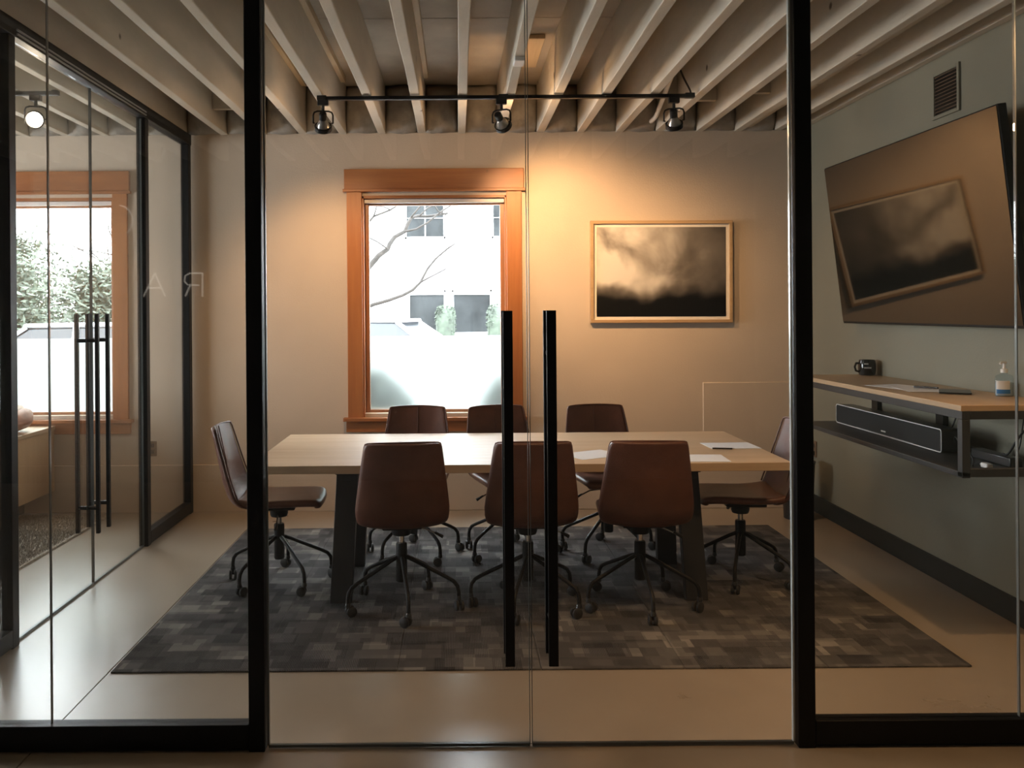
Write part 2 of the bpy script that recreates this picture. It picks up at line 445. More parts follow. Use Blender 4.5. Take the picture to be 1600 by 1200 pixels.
def wall_holes(mb, x0, x1, z0, z1, ya, yb, holes, axis='y'):
    """a wall slab with rectangular openings, cut into boxes"""
    xs = sorted({x0, x1, *[h[0] for h in holes], *[h[1] for h in holes]})
    zs = sorted({z0, z1, *[h[2] for h in holes], *[h[3] for h in holes]})
    for i in range(len(xs)-1):
        run = None
        for j in range(len(zs)-1):
            cx, cz = (xs[i]+xs[i+1])/2, (zs[j]+zs[j+1])/2
            inside = any(h[0] < cx < h[1] and h[2] < cz < h[3] for h in holes)
            if not inside:
                if run is None: run = zs[j]
            if (inside or j == len(zs)-2) and run is not None:
                zt = zs[j] if inside else zs[j+1]
                if axis == 'y': mb.box(xs[i], xs[i+1], ya, yb, run, zt)
                else: mb.box(ya, yb, xs[i], xs[i+1], run, zt)
                run = None
    return mb

# ---------------------------------------------------------------- room dimensions
YB = 6.63      # back wall
XR = 2.69      # right wall
XL = -2.07     # glass partition to the lounge
XFL = -6.4     # far wall of the lounge
YF = 3.02      # front glass
YBK = -1.75    # wall behind the camera
ZJ = 2.90      # underside of joists
ZD = 3.26      # ceiling deck

# windows in the back wall: (glass x0,x1,z0,z1)
W1 = (-.735, .385, .745, 2.42)
W2 = (-3.765, -2.645, .745, 2.42)

# floor
fl = struct(build('floor', MB().box(XFL-.2, XR+.2, YBK-.2, YB+.25, -.30, -.012), 'gap'), 'polished greige concrete floor')
for xa, xb in ((XFL-.2, -1.503), (-1.497, XR+.2)):
    for ya, yb in ((YBK-.2, 3.035), (3.043, YB+.25)):
        build('slab', MB().box(xa, xb, ya, yb, -.011, 0), 'floor', fl, smooth=False)

# back wall
mb = MB(); wall_holes(mb, XFL-.2, XR+.2, -.02, ZD+.1, YB, YB+.22, [W1, W2])
wb = struct(build('wall_back', mb, 'wall', smooth=False), 'greige painted back wall with two wood framed windows')
build('ledge', MB().box(XFL, XR, YB-.022, YB+.01, 0, .362), 'wall', wb, .004)
build('ledge', MB().box(1.885, XR, YB-.009, YB+.01, .355, .965), 'wall', wb, .004)
# right wall
wr = struct(build('wall_right', MB().box(XR, XR+.2, YBK-.2, YB, -.02, ZD+.1), 'wall_r', smooth=False), 'sage grey painted side wall')
struct(build('baseboard_right', MB().box(XR-.016, XR, 3.05, YB-.026, 0, .125), 'black', None, .003), 'black baseboard along the sage wall')
# far lounge wall with an added window for daylight, wall behind the camera
mb = MB(); wall_holes(mb, YBK-.2, YB, -.02, ZD+.1, XFL-.2, XFL, [(3.3, 6.1, .5, 2.7)], 'x')
struct(build('wall_left_far', mb, 'wall', smooth=False), 'far painted wall of the lounge')
for n_, (ya, yb, za, zb) in enumerate([(3.3, 6.1, .5, 2.7)]):
    wn = struct(empty('window_%d' % (n_+3), (XFL, (ya+yb)/2, za)), 'assumed wood framed window added in the far lounge wall for daylight')
    build('pane', MB().box(XFL-.11, XFL-.10, ya, yb, za, zb), 'wglass', wn)
    for yy in (ya+.03, (ya+yb)/2, yb-.03): build('mullion', MB().box(XFL-.14, XFL-.06, yy-.03, yy+.03, za, zb), 'fir_v', wn)
struct(build('wall_behind', MB().box(XFL-.2, XR+.2, YBK-.2, YBK, -.02, ZD+.1), 'wall_dark', smooth=False), 'dim wall of the entry hall')
portal('sky_portal', ((W1[0]+W1[1])/2, YB+.2, (W1[2]+W1[3])/2), (-PI/2, 0, 0), 1.12, 1.67)
portal('sky_portal', ((W2[0]+W2[1])/2, YB+.2, (W2[2]+W2[3])/2), (-PI/2, 0, 0), 1.12, 1.67)
portal('sky_portal', (XFL-.18, 4.7, 1.6), (0, -PI/2, 0), 2.2, 2.8)

# ceiling: deck panels, joists, insulation
ce = struct(build('ceiling', MB().box(XFL-.2, XR+.2, YBK-.2, YB+.22, ZD+.02, ZD+.16), 'deck', smooth=False), 'open whitewashed timber joist ceiling')
ys = [YBK, -.4, .8, 2.02, 3.24, 4.16, 5.08, 6.6]
for i in range(8):
    xa = XFL + i*1.137
    for j in range(len(ys)-1):
        build('deck_panel', MB().box(xa+.003, xa+1.134, ys[j]+.004, ys[j+1]-.004, ZD, ZD+.02), 'deck', ce, smooth=False)
JX = [.04+.3045*k for k in range(-21, 9)]
jm = []
for q in range(3):   # three slightly irregular joists
    rows = []
    mbj = MB(); n = 14; rj = random.Random(q)
    L0, L1 = YBK, YB
    pr = None
    secs = []
    for i in range(n+1):
        y = L0+(L1-L0)*i/n; dx = rj.uniform(-.004, .004); dz = rj.uniform(-.004, .003); wd = .029+rj.uniform(-.002, .002)
        secs.append([Vector((-wd+dx, y, dz)), Vector((wd+dx, y, dz)), Vector((wd+dx, y, ZD-ZJ)), Vector((-wd+dx, y, ZD-ZJ))])
    v = [p for s_ in secs for p in s_]; f = [(0, 1, 2, 3), tuple(4*n+k for k in (3, 2, 1, 0))]
    for i in range(n):
        for k in range(4): f.append((4*i+k, 4*i+(k+1) % 4, 4*i+4+(k+1) % 4, 4*i+4+k))
    mbj.add(v, f); jm.append(mbj)
jsrc = []
for k, x in enumerate(JX):
    q = k % 3
    if len(jsrc) <= q:
        o = build('joist', jm[q], 'joist', ce, .004, local=True, loc=None); o.location = (x, 0, ZJ); jsrc.append(o)
    else: piece(jsrc[q], (x, 0, ZJ), ce)
# a sistered joist and the ledger by the sage wall
piece(jsrc[1], (JX[-1]-.245+.0, 0, ZJ+.02), ce)
build('ledger', MB().box(XR-.05, XR, YBK, YB, ZJ+.02, ZD), 'joist', ce, .004)
# insulation batts bulging between joists above the back wall
bs = []
for q in range(3):
    rq = random.Random(20+q); rows = []
    for i in range(9):
        t = i/8; row = []
        for j in range(9):
            u = j/8
            bul = .10*(math.sin(PI*t)**.5)*(math.sin(PI*u)**.5) + .022*math.sin(5*u+q*2+3*t)*math.sin(PI*u) + rq.uniform(-.008, .008)
            row.append(Vector(((u-.5)*.25, -bul, t*.36)))
        rows.append(row)
    mbb = MB().grid(rows)
    bs.append(mbb)
bsrc = []
for k in range(len(JX)-1):
    x = (JX[k]+JX[k+1])/2; q = k % 3
    if len(bsrc) <= q:
        o = build('insulation_batt', bs[q], 'batt', ce, local=True, angle=80); o.location = (x, YB-.02, ZJ+.005)
        o.modifiers.new('thick', 'SOLIDIFY').thickness = -.01; bsrc.append(o)
    else:
        c = piece(bsrc[q], (x, YB-.02, ZJ+.005), ce); c.modifiers.new('thick', 'SOLIDIFY').thickness = -.01
# battens and blocking
for k, ya, yb in ((17, 4.2, 6.4), (18, 3.7, 6.3), (20, 3.6, 6.2), (24, 4.0, 6.3)):
    build('batten', MB().box(JX[k]+.03, JX[k]+.065, ya, yb, ZD-.05, ZD-.001), 'pale_wood', ce, .003)
for k, y in ((25, 5.95), (26, 6.05), (27, 5.85), (15, 6.2)):
    build('blocking', MB().box(JX[k]+.03, JX[k+1]-.03, y, y+.045, ZJ+.10, ZD-.002), 'joist', ce, .003)
build('patch_board', MB().box(.45, .56, 5.38, 6.02, ZD-.03, ZD-.002), 'pale_wood', ce, .003)

# ---------------------------------------------------------------- windows of the back wall
def make_window(n, g):
    x0, x1, z0, z1 = g
    wn = struct(empty('window_%d' % n, ((x0+x1)/2, YB, z0)), 'window with reddish fir casing and frosted lower glass')
    yo = YB-.024
    cs = .112
    # casing boards on the wall
    build('casing', MB().box(x0-cs, x0+.004, yo, YB+.001, z0-.055, z1+.035), 'fir_v', wn, .003)
    build('casing', MB().box(x1-.004, x1+cs, yo, YB+.001, z0-.055, z1+.035), 'fir_v', wn, .003)
    build('head_casing', MB().box(x0-cs-.018, x1+cs+.018, yo-.008, YB+.001, z1+.05, z1+.205), 'fir_h', wn, .003)
    build('head_bead', MB().box(x0-cs-.028, x1+cs+.028, yo-.016, YB+.001, z1+.03, z1+.052), 'fir_h', wn, .003)
    build('stool', MB().box(x0-cs-.035, x1+cs+.035, yo-.035, YB+.10, z0-.055, z0-.028), 'fir_h', wn, .004)
    build('apron', MB().box(x0-cs-.015, x1+cs+.015, yo, YB+.001, z0-.140, z0-.055), 'fir_h', wn, .003)
    # jamb lining
    build('jamb', MB().box(x0-.002, x0+.016, YB-.002, YB+.20, z0-.03, z1), 'fir_v', wn)
    build('jamb', MB().box(x1-.016, x1+.002, YB-.002, YB+.20, z0-.03, z1), 'fir_v', wn)
    build('jamb', MB().box(x0, x1, YB-.002, YB+.20, z1-.016, z1+.004), 'fir_h', wn)
    # sash, one frame
    ya, yb = YB+.07, YB+.115
    sw = .036
    build('sash_stile', MB().box(x0+.014, x0+.014+sw, ya, yb, z0-.03, z1-.014), 'sash', wn, .003)
    build('sash_stile', MB().box(x1-.014-sw, x1-.014, ya, yb, z0-.03, z1-.014), 'sash', wn, .003)
    build('sash_rail', MB().box(x0+.014+sw, x1-.014-sw, ya, yb, z1-.014-.05, z1-.014), 'sash', wn, .003)
    build('sash_rail', MB().box(x0+.014+sw, x1-.014-sw, ya, yb, z0-.03, z0+.022), 'sash', wn, .003)
    build('shade_cassette', MB().box(x0+.018, x1-.018, YB+.03, YB+.066, z1-.05, z1-.018), 'white', wn, .004)
    zf = 1.338
    xa, xb = x0+.05, x1-.05
    build('clear_pane', MB().box(xa, xb, YB+.09, YB+.096, zf, z1-.06), 'wglass', wn)
    build('frosted_pane', MB().box(xa, xb, YB+.09, YB+.096, z0+.02, zf), 'frost', wn)
    return wn
make_window(1, W1); make_window(2, W2)

# ---------------------------------------------------------------- glass partitions and doors
def frame_box(x0, x1, y0, y1, z0, z1): return MB().box(x0, x1, y0, y1, z0, z1)
wf = struct(empty('wall_front', (0.25, YF, 0)), 'black framed glass partition at the front')
YA, YZ = YF-.028, YF+.028
for xa, xb in ((-.738, -.682), (1.176, 1.236), (XL-.03, XL+.03), (XR-.05, XR-.001)):
    build('post', frame_box(xa, xb, YA, YZ, 0.0, ZJ-.09), 'black', wf, .003)
for xa, xb in ((XL+.03, -.738), (1.236, XR-.05)):
    build('bottom_rail', frame_box(xa, xb, YA, YZ, .012, .094), 'black', wf, .003)
    build('floor_seal', frame_box(xa, xb, YF-.012, YF+.012, 0.0, .012), 'rubber', wf)
build('header', frame_box(XL-.03, XR-.001, YA-.01, YZ+.01, ZJ-.09, ZJ-.004), 'black', wf, .003)
for xa, xb in ((XL+.03, -1.437), (-1.432, -.738), (1.236, 1.958), (1.963, XR-.05)):
    build('pane', frame_box(xa, xb, YF-.005, YF+.005, .094, ZJ-.09), 'glass_side', wf)
for x in (-1.4345, 1.9605):
    build('pane_joint', frame_box(x-.0018, x+.0018, YF-.006, YF+.006, .094, ZJ-.09), 'edge_mid', wf)

def pull(parent, x, y, axis, z0=.306, z1=1.53, hw=.0165):
    """pair of tall square bars with two standoffs through the glass"""
    for s in (-1, 1):
        if axis == 'y': b = MB().box(x-hw, x+hw, y+s*.057-.010, y+s*.057+.010, z0, z1)
        else: b = MB().box(x+s*.057-.010, x+s*.057+.010, y-hw, y+hw, z0, z1)
        h = build('handle', b, 'black', parent, .002)
        for z in (z0+.14, z1-.15):
            a = Vector((x, y, z)); d = Vector((0, .05*s, 0)) if axis == 'y' else Vector((.05*s, 0, 0))
            build('standoff', MB().tube([a+d*.1, a+d], .011, 12), 'black', h)
XS = .247
for n_, (xa, xb, hx, lab) in enumerate(((-.674, XS-.004, .172, 'frameless glass door leaf beside the black post, hinged toward the lounge side'),
                                        (XS+.004, 1.168, .322, 'frameless glass door leaf hinged toward the wall shelf side'))):
    dr = struct(empty('door_%d' % (n_+1), ((xa+xb)/2, YF, .012)), lab)
    build('pane', frame_box(xa, xb, YF-.006, YF+.006, .014, ZJ-.10), 'glass', dr)
    e1, e2 = (xa, xb)
    inner = xb if n_ == 0 else xa
    build('edge_seal', frame_box(inner-.0012, inner+.0012, YF-.0062, YF+.0062, .014, ZJ-.10), 'edge_dark', dr)
    outer = xa if n_ == 0 else xb
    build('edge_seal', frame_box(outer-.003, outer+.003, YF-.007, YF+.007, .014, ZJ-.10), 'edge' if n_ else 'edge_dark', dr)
    pull(dr, hx, YF, 'y')
    build('bottom_seal', frame_box(xa, xb, YF-.006, YF+.006, .004, .014), 'edge_dark', dr)

wl = struct(empty('wall_left', (XL, 4.8, 0)), 'black framed glass partition to the lounge')
for ya, yb in ((3.925, 3.985), (5.64, 5.70), (YB-.085, YB-.024)):
    build('post', frame_box(XL-.03, XL+.03, ya, yb, 0, ZJ-.085), 'black', wl, .003)
build('header', frame_box(XL-.035, XL+.035, YZ+.01, YB-.024, ZJ-.085, ZJ-.004), 'black', wl, .003)
for z in (ZJ-.075, ZJ-.055): build('header_track', frame_box(XL+.035, XL+.042, 3.985, 5.64, z, z+.008), 'silver', wl)
for ya, yb in ((YZ, 3.925), (5.70, YB-.085)):
    build('bottom_rail', frame_box(XL-.03, XL+.03, ya, yb, .008, .088), 'black', wl, .003)
    build('floor_seal', frame_box(XL-.012, XL+.012, ya, yb, 0, .008), 'rubber', wl)
    build('pane', frame_box(XL-.005, XL+.005, ya, yb, .088, ZJ-.085), 'glass', wl)
for n_, (ya, yb, hy, lab) in enumerate(((3.99, 4.856, 4.80, 'frameless glass lounge door leaf toward the front partition'), (4.864, 5.635, 4.943, 'frameless glass lounge door leaf toward the back wall'))):
    dr = struct(empty('door_%d' % (n_+3), (XL, (ya+yb)/2, .012)), lab)
    build('pane', frame_box(XL-.006, XL+.006, ya, yb, .014, ZJ-.095), 'glass', dr)
    inner = yb if n_ == 0 else ya
    build('edge_seal', frame_box(XL-.0065, XL+.0065, inner-.0012, inner+.0012, .014, ZJ-.095), 'edge_dark', dr)
    if n_: build('edge_seal', frame_box(XL-.0065, XL+.0065, yb-.0015, yb+.0015, .014, ZJ-.095), 'edge_dark', dr)
    build('bottom_seal', frame_box(XL-.006, XL+.006, ya, yb, .003, .014), 'edge_dark', dr)
    pull(dr, XL, hy, 'x', hw=.011)

# ---------------------------------------------------------------- carpet of 24 tiles
RX0, RY0, TS = -1.487, 3.655, .6105
rug = thing('tiled_carpet', (RX0+3*TS, RY0+2*TS, 0), 'dark grey patchwork carpet of square tiles under the long table', 'carpet')
t0 = None
for i in range(6):
    for j in range(4):
        c = Vector((RX0+(i+.5)*TS, RY0+(j+.5)*TS*.985, 0))
        if t0 is None:
            h = TS/2-.0008
            t0 = build('carpet_tile', MB().box(-h, h, -h*.985, h*.985, 0.0005, .008), 'tile', rug, .0015, local=True); t0.location = c-rug.location
        else: piece(t0, c-rug.location, rug)
CT = .008   # carpet surface

# ---------------------------------------------------------------- table
TX0, TX1, TY0, TY1, TZ = -1.072, 1.692, 4.36, 5.49, .75
TXC = (TX0+TX1)/2
tb = thing('conference_table', (TXC, (TY0+TY1)/2, CT), 'long oak conference table on black steel legs', 'table')
build('tabletop', MB().box(TX0, TX1, TY0, TY1, TZ-.042, TZ), 'oak', tb, .002)
for sx in (-1, 1):
    for y, yt in ((4.52, 4.58), (5.16, 5.10)):
        xt, xb_ = TXC+sx*.90, TXC+sx*.932
        w_, dp = .057, .028
        bot = [(xb_-w_, y-dp, CT), (xb_+w_, y-dp, CT), (xb_+w_, y+dp, CT), (xb_-w_, y+dp, CT)]
        top = [(xt-w_, yt-dp, TZ-.072), (xt+w_, yt-dp, TZ-.072), (xt+w_, yt+dp, TZ-.072), (xt-w_, yt+dp, TZ-.072)]
        build('leg', MB().hexa(bot, top), 'gunmetal', tb, .003)
    build('crossbar', MB().box(TXC+sx*.90-.057, TXC+sx*.90+.057, 4.50, 5.30, TZ-.073, TZ-.042), 'gunmetal', tb, .003)

# ---------------------------------------------------------------- chairs
def loft(path, halfw, curl, nseg=10, drop=None):
    rows = []
    for i, (y, z) in enumerate(path):
        row = []
        for j in range(nseg+1):
            t = -1+2*j/nseg
            cy, cz = curl[i]
            k = abs(t)**2.4
            row.append(Vector((halfw[i]*t, y+cy*k, z+cz*k)))
        rows.append(row)
    return rows
def subsurf(o, thick, lv=1, off=-1):
    s = o.modifiers.new('thick', 'SOLIDIFY'); s.thickness = thick; s.offset = off; s.use_even_offset = True
    b = o.modifiers.new('sub', 'SUBSURF'); b.levels = lv; b.render_levels = lv
BASE_R = .30
def make_chair():
    root = empty('office_chair', (0, 0, CT))
    # seat: front edge at +y
    sp = [(.262, .448), (.262, .474), (.245, .492), (.20, .499), (.08, .494), (-.06, .486), (-.16, .486), (-.215, .498)]
    hw = [.190, .196, .202, .207, .212, .216, .218, .212]
    cu = [(-.012, 0), (-.012, .002), (-.008, .004), (0, .006), (0, .010), (0, .016), (.002, .026), (.01, .03)]
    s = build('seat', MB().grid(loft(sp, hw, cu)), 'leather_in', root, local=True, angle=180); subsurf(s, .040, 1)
    # backrest shell rising out of the seat
    bp = [(-.135, .468), (-.19, .470), (-.235, .492), (-.262, .545), (-.280, .62), (-.298, .71), (-.316, .80), (-.330, .868), (-.334, .888), (-.336, .896)]
    bw = [.200, .216, .226, .228, .220, .208, .196, .186, .180, .168]
    bc = [(.02, .012), (.03, .02), (.05, .02), (.06, .012), (.055, .004), (.048, 0), (.04, 0), (.034, 0), (.032, -.002), (.03, -.006)]
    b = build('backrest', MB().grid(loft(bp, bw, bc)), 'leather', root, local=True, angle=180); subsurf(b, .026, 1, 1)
    # welt along the edge of the backrest
    edge = loft(bp, bw, bc)
    pts = [r[0] for r in edge[2:]]+[edge[-1][j] for j in range(1, 10)]+[r[-1] for r in reversed(edge[2:])]
    build('welt', MB().tube(pts, .0045, 6), 'leather', root, local=True, angle=180)
    mid = [r[5]+Vector((0, .002, 0)) for r in edge[3:-1]]
    build('seam', MB().tube(mid, .003, 6), 'leather', b, local=True, angle=180)
    build('seat_plate', MB().box(-.10, .10, -.12, .10, .425, .444), 'black', root, .006, local=True)
    build('seat_hub', MB().lathe([(.045, .375), (.05, .39), (.05, .428)], 18), 'black', root, local=True)
    build('gas_lift', MB().lathe([(.0145, .25), (.0145, .385)], 16), 'chrome', root, local=True)
    build('lift_sleeve', MB().lathe([(.026, .135), (.029, .14), (.029, .325), (.026, .333)], 18), 'black', root, local=True)
    lv = build('lever', MB().tube([(.04, 0, .402), (.12, .01, .397), (.185, .012, .368)], .0045, 8), 'chrome', root, local=True)
    build('lever_grip', MB().tube([(.172, .012, .376), (.215, .013, .352)], [.006, .010], 8), 'plastic', lv, local=True)
    for k in range(5):
        a = 2*PI*k/5+PI/2
        c, s_ = math.cos(a), math.sin(a)
        def q(r, z): return (r*c, r*s_, z)
        lg = build('leg', MB().tube([q(.02, .262), q(.06, .246), q(.24, .160), q(.272, .142), q(.290, .118), q(.295, .09), q(.295, .062)], .0105, 10), 'black', root, local=True, angle=60)
        cc = empty('tmp', (0, 0, 0)); bpy.data.objects.remove(cc)
        # caster: fork and twin wheels, trailing sideways
        tdir = Vector((math.cos(a+1.1+k), math.sin(a+1.1+k), 0)); nrm = Vector((-tdir.y, tdir.x, 0))
        base = Vector(q(.295, 0)); hubp = base+tdir*.016+Vector((0, 0, .026))
        rot = Matrix(((nrm.x, tdir.x, 0), (nrm.y, tdir.y, 0), (0, 0, 1)))
        mw = MB()
        for sd in (-1, 1):
            mw.tube([hubp+nrm*sd*.006, hubp+nrm*sd*.009, hubp+nrm*sd*.019, hubp+nrm*sd*.022], [.023, .026, .026, .022], 16)
        build('caster', mw, 'rubber', root, local=True)
        mf = MB().lathe([(.012, .048), (.015, .052), (.013, .068), (.009, .072)], 12, base)
        mf.tube([base+Vector((0, 0, .055)), base+tdir*.010+Vector((0, 0, .050)), hubp], .007, 8)
        build('caster_fork', mf, 'plastic', lg, local=True)
    return root
proto = make_chair()
chairs = [
 ((-.298, 4.43), 0, .10, 'brown leather swivel chair backing the glass doors, at the table end toward the lounge', 'chairs on the glass door side of the table'),
 ((.352, 4.43), 0, .02, 'middle brown leather swivel chair of the row backing the glass doors', 'chairs on the glass door side of the table'),
 ((.93, 4.43), 0, -.06, 'brown leather swivel chair backing the glass doors, at the table end toward the wall shelf', 'chairs on the glass door side of the table'),
 ((-.288, 5.38), PI, -.06, 'brown leather swivel chair in front of the window, across the table toward the lounge', 'chairs on the window side of the table'),
 ((.315, 5.38), PI, .22, 'brown leather swivel chair across the table under the window edge, between two other chairs', 'chairs on the window side of the table'),
 ((.935, 5.385), PI, .10, 'brown leather swivel chair across the table, below the framed misty picture', 'chairs on the window side of the table'),
 ((-1.015, 4.85), -PI/2, .06, 'brown leather swivel chair at the head of the table facing the wall shelf', 'chairs at the two heads of the table'),
 ((1.585, 4.85), PI/2, -.05, 'brown leather swivel chair at the head of the table next to the wall shelf', 'chairs at the two heads of the table'),
]
BASE_ANGLE = [-8, 36, 54, 18, 5, 16, 20, 30]   # heading of each five star base
for i, (xy, a, da, lab, grp) in enumerate(chairs):
    o = proto if i == 0 else copy_tree(proto)
    o.location = (xy[0], xy[1], CT); o.rotation_euler = (0, 0, a+da)
    tag(o, lab, 'chair', grp)
    turn = R_(BASE_ANGLE[i]-18)-(a+da)
    for ch in o.children:
        if ch.name.split('.')[0] in ('leg', 'caster'): ch.rotation_euler = (0, 0, turn)

# ---------------------------------------------------------------- papers on the table
def sheet(name, pts, z, label, cat, mat='paper', th=.0012, group=None):
    mb = MB().prism([(p[0], p[1]) for p in pts], 'z', z, z+th)
    c = Vector((sum(p[0] for p in pts)/len(pts), sum(p[1] for p in pts)/len(pts), z))
    o = build(name, mb, mat, None, loc=c)
    return tag(o, label, cat, group)
def onplane(px, py, z):
    d = 1.0
    u, v = px-CX, py-CY
    Y = math.sin(ROLL)*u+math.cos(ROLL)*v
    d = (CH-z)*F/Y
    return P(px, py, d)
def rect_on(c, w_, h_, a):
    c = Vector((c[0], c[1])); ca, sa = math.cos(a), math.sin(a)
    return [(c.x+ca*x-sa*y, c.y+sa*x+ca*y) for x, y in ((-w_/2, -h_/2), (w_/2, -h_/2), (w_/2, h_/2), (-w_/2, h_/2))]
c = onplane(925, 710.5, TZ); sheet('paper_sheet', rect_on(c, .28, .216, .5), TZ+.0003, 'white paper sheet lying askew on the table beside the middle chair', 'paper')
c = onplane(1092, 716, TZ); sheet('paper_sheet', rect_on(c, .28, .216, -.05), TZ+.0003, 'white paper sheet at the table edge beside the chair toward the shelf', 'paper')
c = onplane(1141, 696.5, TZ); sheet('paper_sheet', rect_on(c, .28, .216, .03), TZ+.0003, 'white printed paper on the table with a pen lying on it', 'paper')
c = onplane(1128, 702.5, TZ)
pn = thing('pen', (c.x, c.y, TZ+.002), 'black pen lying on the printed paper on the table', 'pen')
build('barrel', MB().tube([c+Vector((-.05, .008, .0065)), c+Vector((.055, -.008, .0065))], .0045, 10), 'plastic', pn)
build('tip', MB().tube([c+Vector((.055, -.008, .0065)), c+Vector((.070, -.0103, .0065))], [.0042, .001], 8), 'silver', pn)

# ---------------------------------------------------------------- picture
pc = thing('framed_picture', (1.567, YB-.03, 1.82), 'oak framed misty black landscape print on the back wall', 'picture')
pc.rotation_euler = (0, R_(.28), 0)
hw_, hh_ = .545, .392
fw = .024
def lb(x0, x1, y0, y1, z0, z1): return MB().box(x0, x1, y0, y1, z0, z1)
build('frame_rail', lb(-hw_, hw_, -.008, .029, hh_-fw, hh_), 'frame', pc, .002, local=True)
build('frame_rail', lb(-hw_, hw_, -.008, .029, -hh_, -hh_+fw), 'frame', pc, .002, local=True)
build('frame_stile', lb(-hw_, -hw_+fw, -.008, .029, -hh_+fw, hh_-fw), 'frame', pc, .002, local=True)
build('frame_stile', lb(hw_-fw, hw_, -.008, .029, -hh_+fw, hh_-fw), 'frame', pc, .002, local=True)
build('mat_board', lb(-hw_+fw, hw_-fw, .010, .022, -hh_+fw, hh_-fw), 'mat', pc, local=True)
build('print', lb(-hw_+fw+.024, hw_-fw-.024, .0085, .0105, -hh_+fw+.024, hh_-fw-.024), 'print', pc, local=True)

# ---------------------------------------------------------------- television on the sage wall
TVX, TVZ, TY_N, TY_F = 2.600, 1.428, 3.963, 5.778
tv = thing('television', (2.57, (TY_N+TY_F)/2, 1.95), 'large black television tilted down on the sage wall reflecting the picture', 'television')
LEAN = math.atan2(.122, 1.04); TVH = 1.047; TVL = TY_F-TY_N
tv.location = (TVX, (TY_N+TY_F)/2, TVZ)
tv.rotation_euler = (0, -LEAN, R_(0.8))
h = TVL/2
build('cabinet', lb(.004, .045, -h, h, 0, TVH), 'black', tv, .004, local=True)
build('back_cover', lb(.045, .075, -h*.6, h*.6, .12, TVH*.62), 'plastic', tv, .008, local=True)
build('screen', lb(0, .006, -h+.008, h-.008, .014, TVH-.008), 'screen', tv, local=True)
mt = build('wall_mount', lb(.07, .10, -.30, .30, .10, .45), 'steel', tv, .003, local=True)
build('mount_arm', lb(.09, .16, -.25, -.20, .2, .32), 'steel', mt, .003, local=True)
build('mount_arm', lb(.09, .16, .20, .25, .2, .32), 'steel', mt, .003, local=True)

# ---------------------------------------------------------------- wall shelf with sound bar
SX, SZ, SN, SF_ = 2.20, 1.10, 3.765, 5.59
XW = XR-.001
sh = thing('wall_shelf', (XR, (SN+SF_)/2, .79), 'oak topped wall shelf with open black steel frame', 'shelf')
build('shelf_top', MB().box(SX, XW, SN, SF_, SZ-.026, SZ), 'oak_y', sh, .002)
tk = .036
zb = .785
build('front_rail', MB().box(SX+.004, SX+.004+tk, SN, SF_, SZ-.026-tk, SZ-.026), 'steel', sh, .002)
build('rear_rail', MB().box(XW-tk, XW, SN, SF_, SZ-.026-tk, SZ-.026), 'steel', sh, .002)
build('end_rail', MB().box(SX+.004+tk, XW-tk, SN, SN+tk, SZ-.026-tk, SZ-.026), 'steel', sh, .002)
build('end_rail', MB().box(SX+.004+tk, XW-tk, SN, SN+tk, zb, zb+tk), 'steel', sh, .002)
build('upright', MB().box(SX+.004, SX+.004+tk, SN, SN+tk, zb, SZ-.026-tk), 'steel', sh, .002)
build('upright', MB().box(XW-tk, XW, SN, SN+tk, zb, SZ-.026-tk), 'steel', sh, .002)
for y in (4.72, 5.46): build('wall_bracket', MB().box(XW-.03, XW, y, y+.075, zb+.03, SZ-.06), 'black', sh, .002)
build('lower_rail', MB().box(SX+.004, SX+.004+tk, SN, SF_, zb-.004, zb+tk*.6), 'steel', sh, .002)
build('lower_shelf', MB().box(SX+.004+tk, XW, SN+tk, SF_, zb+.004, zb+.014), 'steel', sh, .001)
LS = zb+.014
sb = thing('sound_bar', (2.45, 4.88, LS), 'long black sound bar with thin silver outline on the lower shelf', 'speaker')
def rr_poly(y0, y1, z0, z1, r, n=5):
    p = []
    for cy, cz, a0 in ((y1-r, z0+r, -90), (y1-r, z1-r, 0), (y0+r, z1-r, 90), (y0+r, z0+r, 180)):
        for i in range(n+1):
            a = R_(a0+90*i/n); p.append((cy+r*math.cos(a), cz+r*math.sin(a)))
    return p
BX = 2.405
build('body', MB().prism(rr_poly(4.29, 5.48, LS+.006, LS+.122, .015), 'x', BX+.006, BX+.10), 'plastic', sb, angle=50)
build('grille', MB().prism(rr_poly(4.296, 5.474, LS+.012, LS+.116, .012), 'x', BX, BX+.006), 'grille', sb, angle=50)
ring = rr_poly(4.291, 5.479, LS+.007, LS+.121, .014)
build('outline_trim', MB().tube([(BX+.003, p[0], p[1]) for p in ring+ring[:1]], .0028, 6), 'white', sb)
build('foot', MB().box(BX+.01, BX+.09, 4.40, 4.46, LS, LS+.006), 'rubber', sb)
build('foot', MB().box(BX+.01, BX+.09, 5.30, 5.36, LS, LS+.006), 'rubber', sb)
build('maker_plate', MB().box(BX-.001, BX, 4.845, 4.895, LS+.028, LS+.036), 'white', sb)
build('vent_strip', MB().box(BX-.001, BX+.002, 4.55, 5.20, LS+.009, LS+.013), 'silver', sb)
